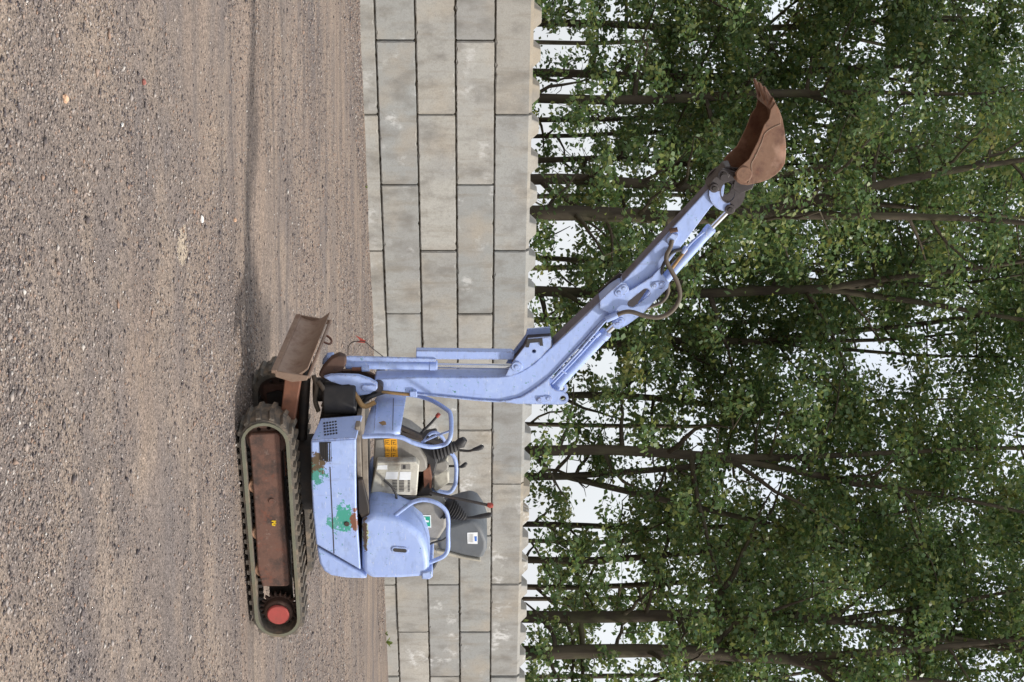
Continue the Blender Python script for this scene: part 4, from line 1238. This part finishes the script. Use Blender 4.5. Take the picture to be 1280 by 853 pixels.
# hose bracket on the stick
MB().prism(poly([(833, 300), (840, 292), (848, 294), (843, 306), (835, 307)], SW + .03), SW - .002, SW + .03).build('hose_bracket', 'paint', stick, bevel=0.003)
MB().tube([PY(837, 289, SW + .03), PY(847, 287, SW + .03)], dx(3), 8).build('hose_fitting', 'rust_dark', stick)
bc = cylinder('bucket_cylinder', PY(829, 352, 0.0), PY(890, 284, 0.0), 0.031, PY(911, 263, 0.0), 0.015)
MB().tube(curve([PY(838, 338, .035), PY(850, 322, .04), PY(858, 312, .04)], 4), 0.011, 8).build('port_block', 'brass', bc, smooth=60)
MB().tube(curve([PY(857, 312, .04), PY(868, 300, .04), PY(880, 290, .03)], 4), 0.0065, 8).build('oil_pipe', 'paint', bc, smooth=60)
MB().tube([PY(853, 316, .04), PY(858, 309, .04)], 0.016, 10).build('port_block', 'paint', bc)
# hoses looping across the joint
hz = curve([PY(770, 395, SW + .05), PY(778, 391, SW + .06), PY(789, 390, SW + .07), PY(806, 395, SW + .08), PY(822, 397, SW + .09), PY(836, 392, SW + .09), PY(846, 381, SW + .09),
            PY(850, 369, SW + .09), PY(847, 354, SW + .08), PY(840, 340, SW + .07), PY(834, 329, SW + .06), PY(833, 320, SW + .05), PY(838, 309, SW + .04), PY(840, 300, SW + .03)], 5)
h1 = MB().tube(hz, dx(2.7), 10).build('hydraulic_hose', 'hose', ex, smooth=60)
MB().tube([PY(757, 400, SW + .05), PY(772, 393.5, SW + .05)], dx(4), 10).build('hose_ferrule', 'paint', h1, bevel=0.002)
MB().tube(curve([PY(800, 388, -.06), PY(816, 382.5, -.06), PY(828, 377, -.06), PY(835, 366, -.06), PY(834, 352, -.05), PY(829, 343, -.04), PY(828, 332, -.03), PY(836, 318, -.02)], 5), dx(2.2), 8).build('hydraulic_hose', 'hose', ex, smooth=60)
MB().tube(curve([PY(826, 348, .06), PY(827, 338, .07), PY(831, 328, .07), PY(840, 316, .06), PY(852, 312, .05)], 5), dx(2.2), 8).build('hydraulic_hose', 'black_rubber', ex, smooth=60)

# ---- bucket linkage ring
rc_ = PXZ(909, 241.5, SW + .03)
ring_o = [PXZ(909 + 23 * math.cos(t) * (1.0), 241.5 + 24 * math.sin(t), SW + .03) for t in [2 * math.pi * k / 30 for k in range(30)]]
ring_h = [PXZ(910.5 + 9 * math.cos(t), 241 + 12.5 * math.sin(t), SW + .03) for t in [2 * math.pi * k / 20 for k in range(20)]]
for y0_, y1_ in ((SW + 0.004, SW + 0.022), (-SW - 0.022, -SW - 0.004)):
    rg = MB().prism(ring_o, y0_, y1_, [ring_h]).build('bucket_link', 'grease_and_shade', ex)
    if y0_ > 0:
        sec = [PXZ(909 + 22.5 * math.cos(t), 241.5 + 23.5 * math.sin(t), SW + .03) for t in np.linspace(1.3, 3.25, 12)] + [PXZ(910 + 10 * math.cos(t), 241 + 13.5 * math.sin(t), SW + .03) for t in np.linspace(3.25, 1.3, 12)]
        MB().prism(sec, SW + .02, SW + .0245).build('link_paint', 'paint', rg)
        for a_, b_, r_ in ((904.5, 218.5, 7), (893, 235.5, 5.5), (912.5, 262, 6)):
            bo = MB().prism(circle(PXZ(a_, b_, SW + .03), dx(r_), 16), SW + .018, SW + .034).build('pin_boss', 'grease_and_shade', rg, bevel=0.003)
            MB().prism(circle(PXZ(a_, b_, SW + .03), dx(r_ * .55), 6), SW + .03, SW + .042).build('pin_bolt', 'dark_metal', rg, bevel=0.002)
MB().prism(poly([(884, 234), (898, 219), (906, 209), (914, 208), (914, 222), (900, 232), (893, 240)], SW + .012), -SW - .002, SW + .012).build('stick_nose', 'grease_and_shade', stick, bevel=0.006)

# ---- bucket
BKW = 0.20
shell_px = [(921, 229), (926, 232), (934, 233), (951, 229.5), (961, 226), (970, 220.5), (977, 214), (981.6, 207), (983.3, 196), (983.8, 184), (982.5, 168), (980.4, 154), (977, 143), (972, 133)]
edge_px = [(963.5, 153), (957, 161), (949, 180), (937, 202), (925, 212), (919, 219)]
outer = poly(shell_px, BKW)
side = outer + poly([(966, 142)] + edge_px, BKW)
cenx = sum(p[0] for p in outer) / len(outer); cenz = sum(p[1] for p in outer) / len(outer)
inner = []
for i, p in enumerate(outer):
    a3 = Vector(outer[max(0, i - 1)]); b3 = Vector(outer[min(len(outer) - 1, i + 1)])
    t3 = (b3 - a3).normalized(); nn3 = Vector((-t3.y, t3.x))
    if nn3.dot(Vector((cenx, cenz)) - Vector(p)) < 0: nn3 = -nn3
    inner.append(tuple(Vector(p) + nn3 * 0.012))
bucket = MB().prism(outer + inner[::-1], -BKW, BKW).build('bucket', 'bucket_rust', ex, smooth=40)
MB().prism(side, BKW - 0.006, BKW + 0.006).build('side_plate', 'bucket_rust', bucket, bevel=0.003)
MB().prism(side, -BKW - 0.006, -BKW + 0.006).build('side_plate', 'bucket_rust', bucket, bevel=0.003)
# reinforcement on the near cheek, welded bead
rein = poly([(921, 229), (919, 219), (925, 212), (937, 202), (949, 180), (957, 161), (963.5, 153), (966, 142), (972, 134), (979, 152), (978, 160), (968, 164), (958, 171), (953, 183), (945, 199), (940, 208), (940, 220), (935, 231)], BKW + .012)
MB().prism(rein, BKW + .005, BKW + .012).build('cheek_plate', 'bucket_rust', bucket, bevel=0.003)
bead = curve([PY(a_, b_, BKW + .012) for a_, b_ in ((978, 160), (968, 164), (958, 171), (953, 183), (945, 199), (940, 208), (940, 220), (935, 231))], 4)
MB().tube(bead, 0.0035, 6).build('weld_bead', 'blade_rust', bucket, smooth=60)
c_ = PXZ(930, 220.5, BKW + .012)
MB().prism(circle(c_, dx(9), 22), BKW + .008, BKW + .02).build('ear_boss', 'bucket_rust', bucket, bevel=0.004)
# lip and teeth
lip0, lip1 = Vector(PXZ(972, 133, BKW)), Vector(PXZ(966, 143, BKW))
tipd = (Vector(PXZ(960, 117, BKW)) - Vector(PXZ(968, 138, BKW))).normalized()
base_c = (lip0 + lip1) / 2
MB().prism([tuple(lip0), tuple(lip1), tuple(lip1 + tipd * .02), tuple(lip0 + tipd * .03)], -BKW, BKW).build('cutting_lip', 'bucket_rust', bucket, bevel=0.003)
perp = Vector((-tipd.y, tipd.x))
for yy in (-0.15, 0.0, 0.15):
    a3 = base_c - tipd * 0.01; tip = base_c + tipd * 0.115
    w0, w1 = 0.017, 0.006
    mid3 = base_c + tipd * 0.05
    fr = [(a3 + perp * w0, .028), (mid3 + perp * w0 * .85, .025), (tip + perp * w1, .015), (tip - perp * w1, .015), (mid3 - perp * w0 * .8, .025), (a3 - perp * w0, .028)]
    MB().solid([(p.x, yy - h, p.y) for p, h in fr], [(p.x, yy + h, p.y) for p, h in fr]).build('tooth', 'bucket_rust', bucket, bevel=0.007)
# ears between linkage and shell
for yy in (-0.075, 0.075):
    MB().prism(poly([(900, 214), (908, 208), (922, 213), (936, 214), (944, 222), (940, 232), (924, 238), (915, 232), (918, 222), (906, 224)], .06), yy - .008, yy + .008).build('bucket_ear', 'grease_and_shade', bucket, bevel=0.003)
for a_, b_ in ((904.5, 218.5), (930, 221)):
    c_ = PXZ(a_, b_, 0.06)
    MB().tube([(c_[0], -0.1, c_[1]), (c_[0], 0.1, c_[1])], 0.022, 14).build('bucket_pin', 'grease_and_shade', bucket)

# the bucket sits a few degrees askew on its worn pins
_pp = PY(930, 221, 0.0)
bucket.matrix_local = Matrix.Translation(_pp + Vector((-0.022, 0, 0))) @ Matrix.Rotation(math.radians(-8), 4, 'Z') @ Matrix.Translation(-_pp)

# ------------------------------------------------------------------ weeds at the foot of the wall
def weed(xp, yp, s, seed, label):
    r = random.Random(seed)
    p = ground_at(xp, yp)
    mb = MB()
    for k in range(14):
        az = r.random() * 6.28; L = s * r.uniform(.5, 1.1); el = r.uniform(.4, 1.3)
        d = Vector((math.cos(az) * math.cos(el), math.sin(az) * math.cos(el), math.sin(el)))
        w = d.cross(Vector((0, 0, 1))).normalized() * L * .16
        m_ = d * L * .55 + Vector((0, 0, .01))
        e = d * L - Vector((0, 0, L * .12))
        mb.add([(0, 0, 0), m_ + w, e, m_ - w], [[0, 1, 2, 3]])
    o = mb.build('weed', 'weed_leaf')
    o.location = (p.x, p.y, float(ground_z(p.x, p.y)))
    tag(o, label, 'weed', 'weeds along the wall')
weed(482, 803, 0.13, 1, 'pale green weed sprouting against the wall foot near a block joint')
weed(481, 792, 0.07, 2, 'tiny green weed beside the bigger weed at the wall foot')
weed(456, 234, 0.05, 3, 'small dark weed tuft at the wall foot, on the bucket end of the yard')
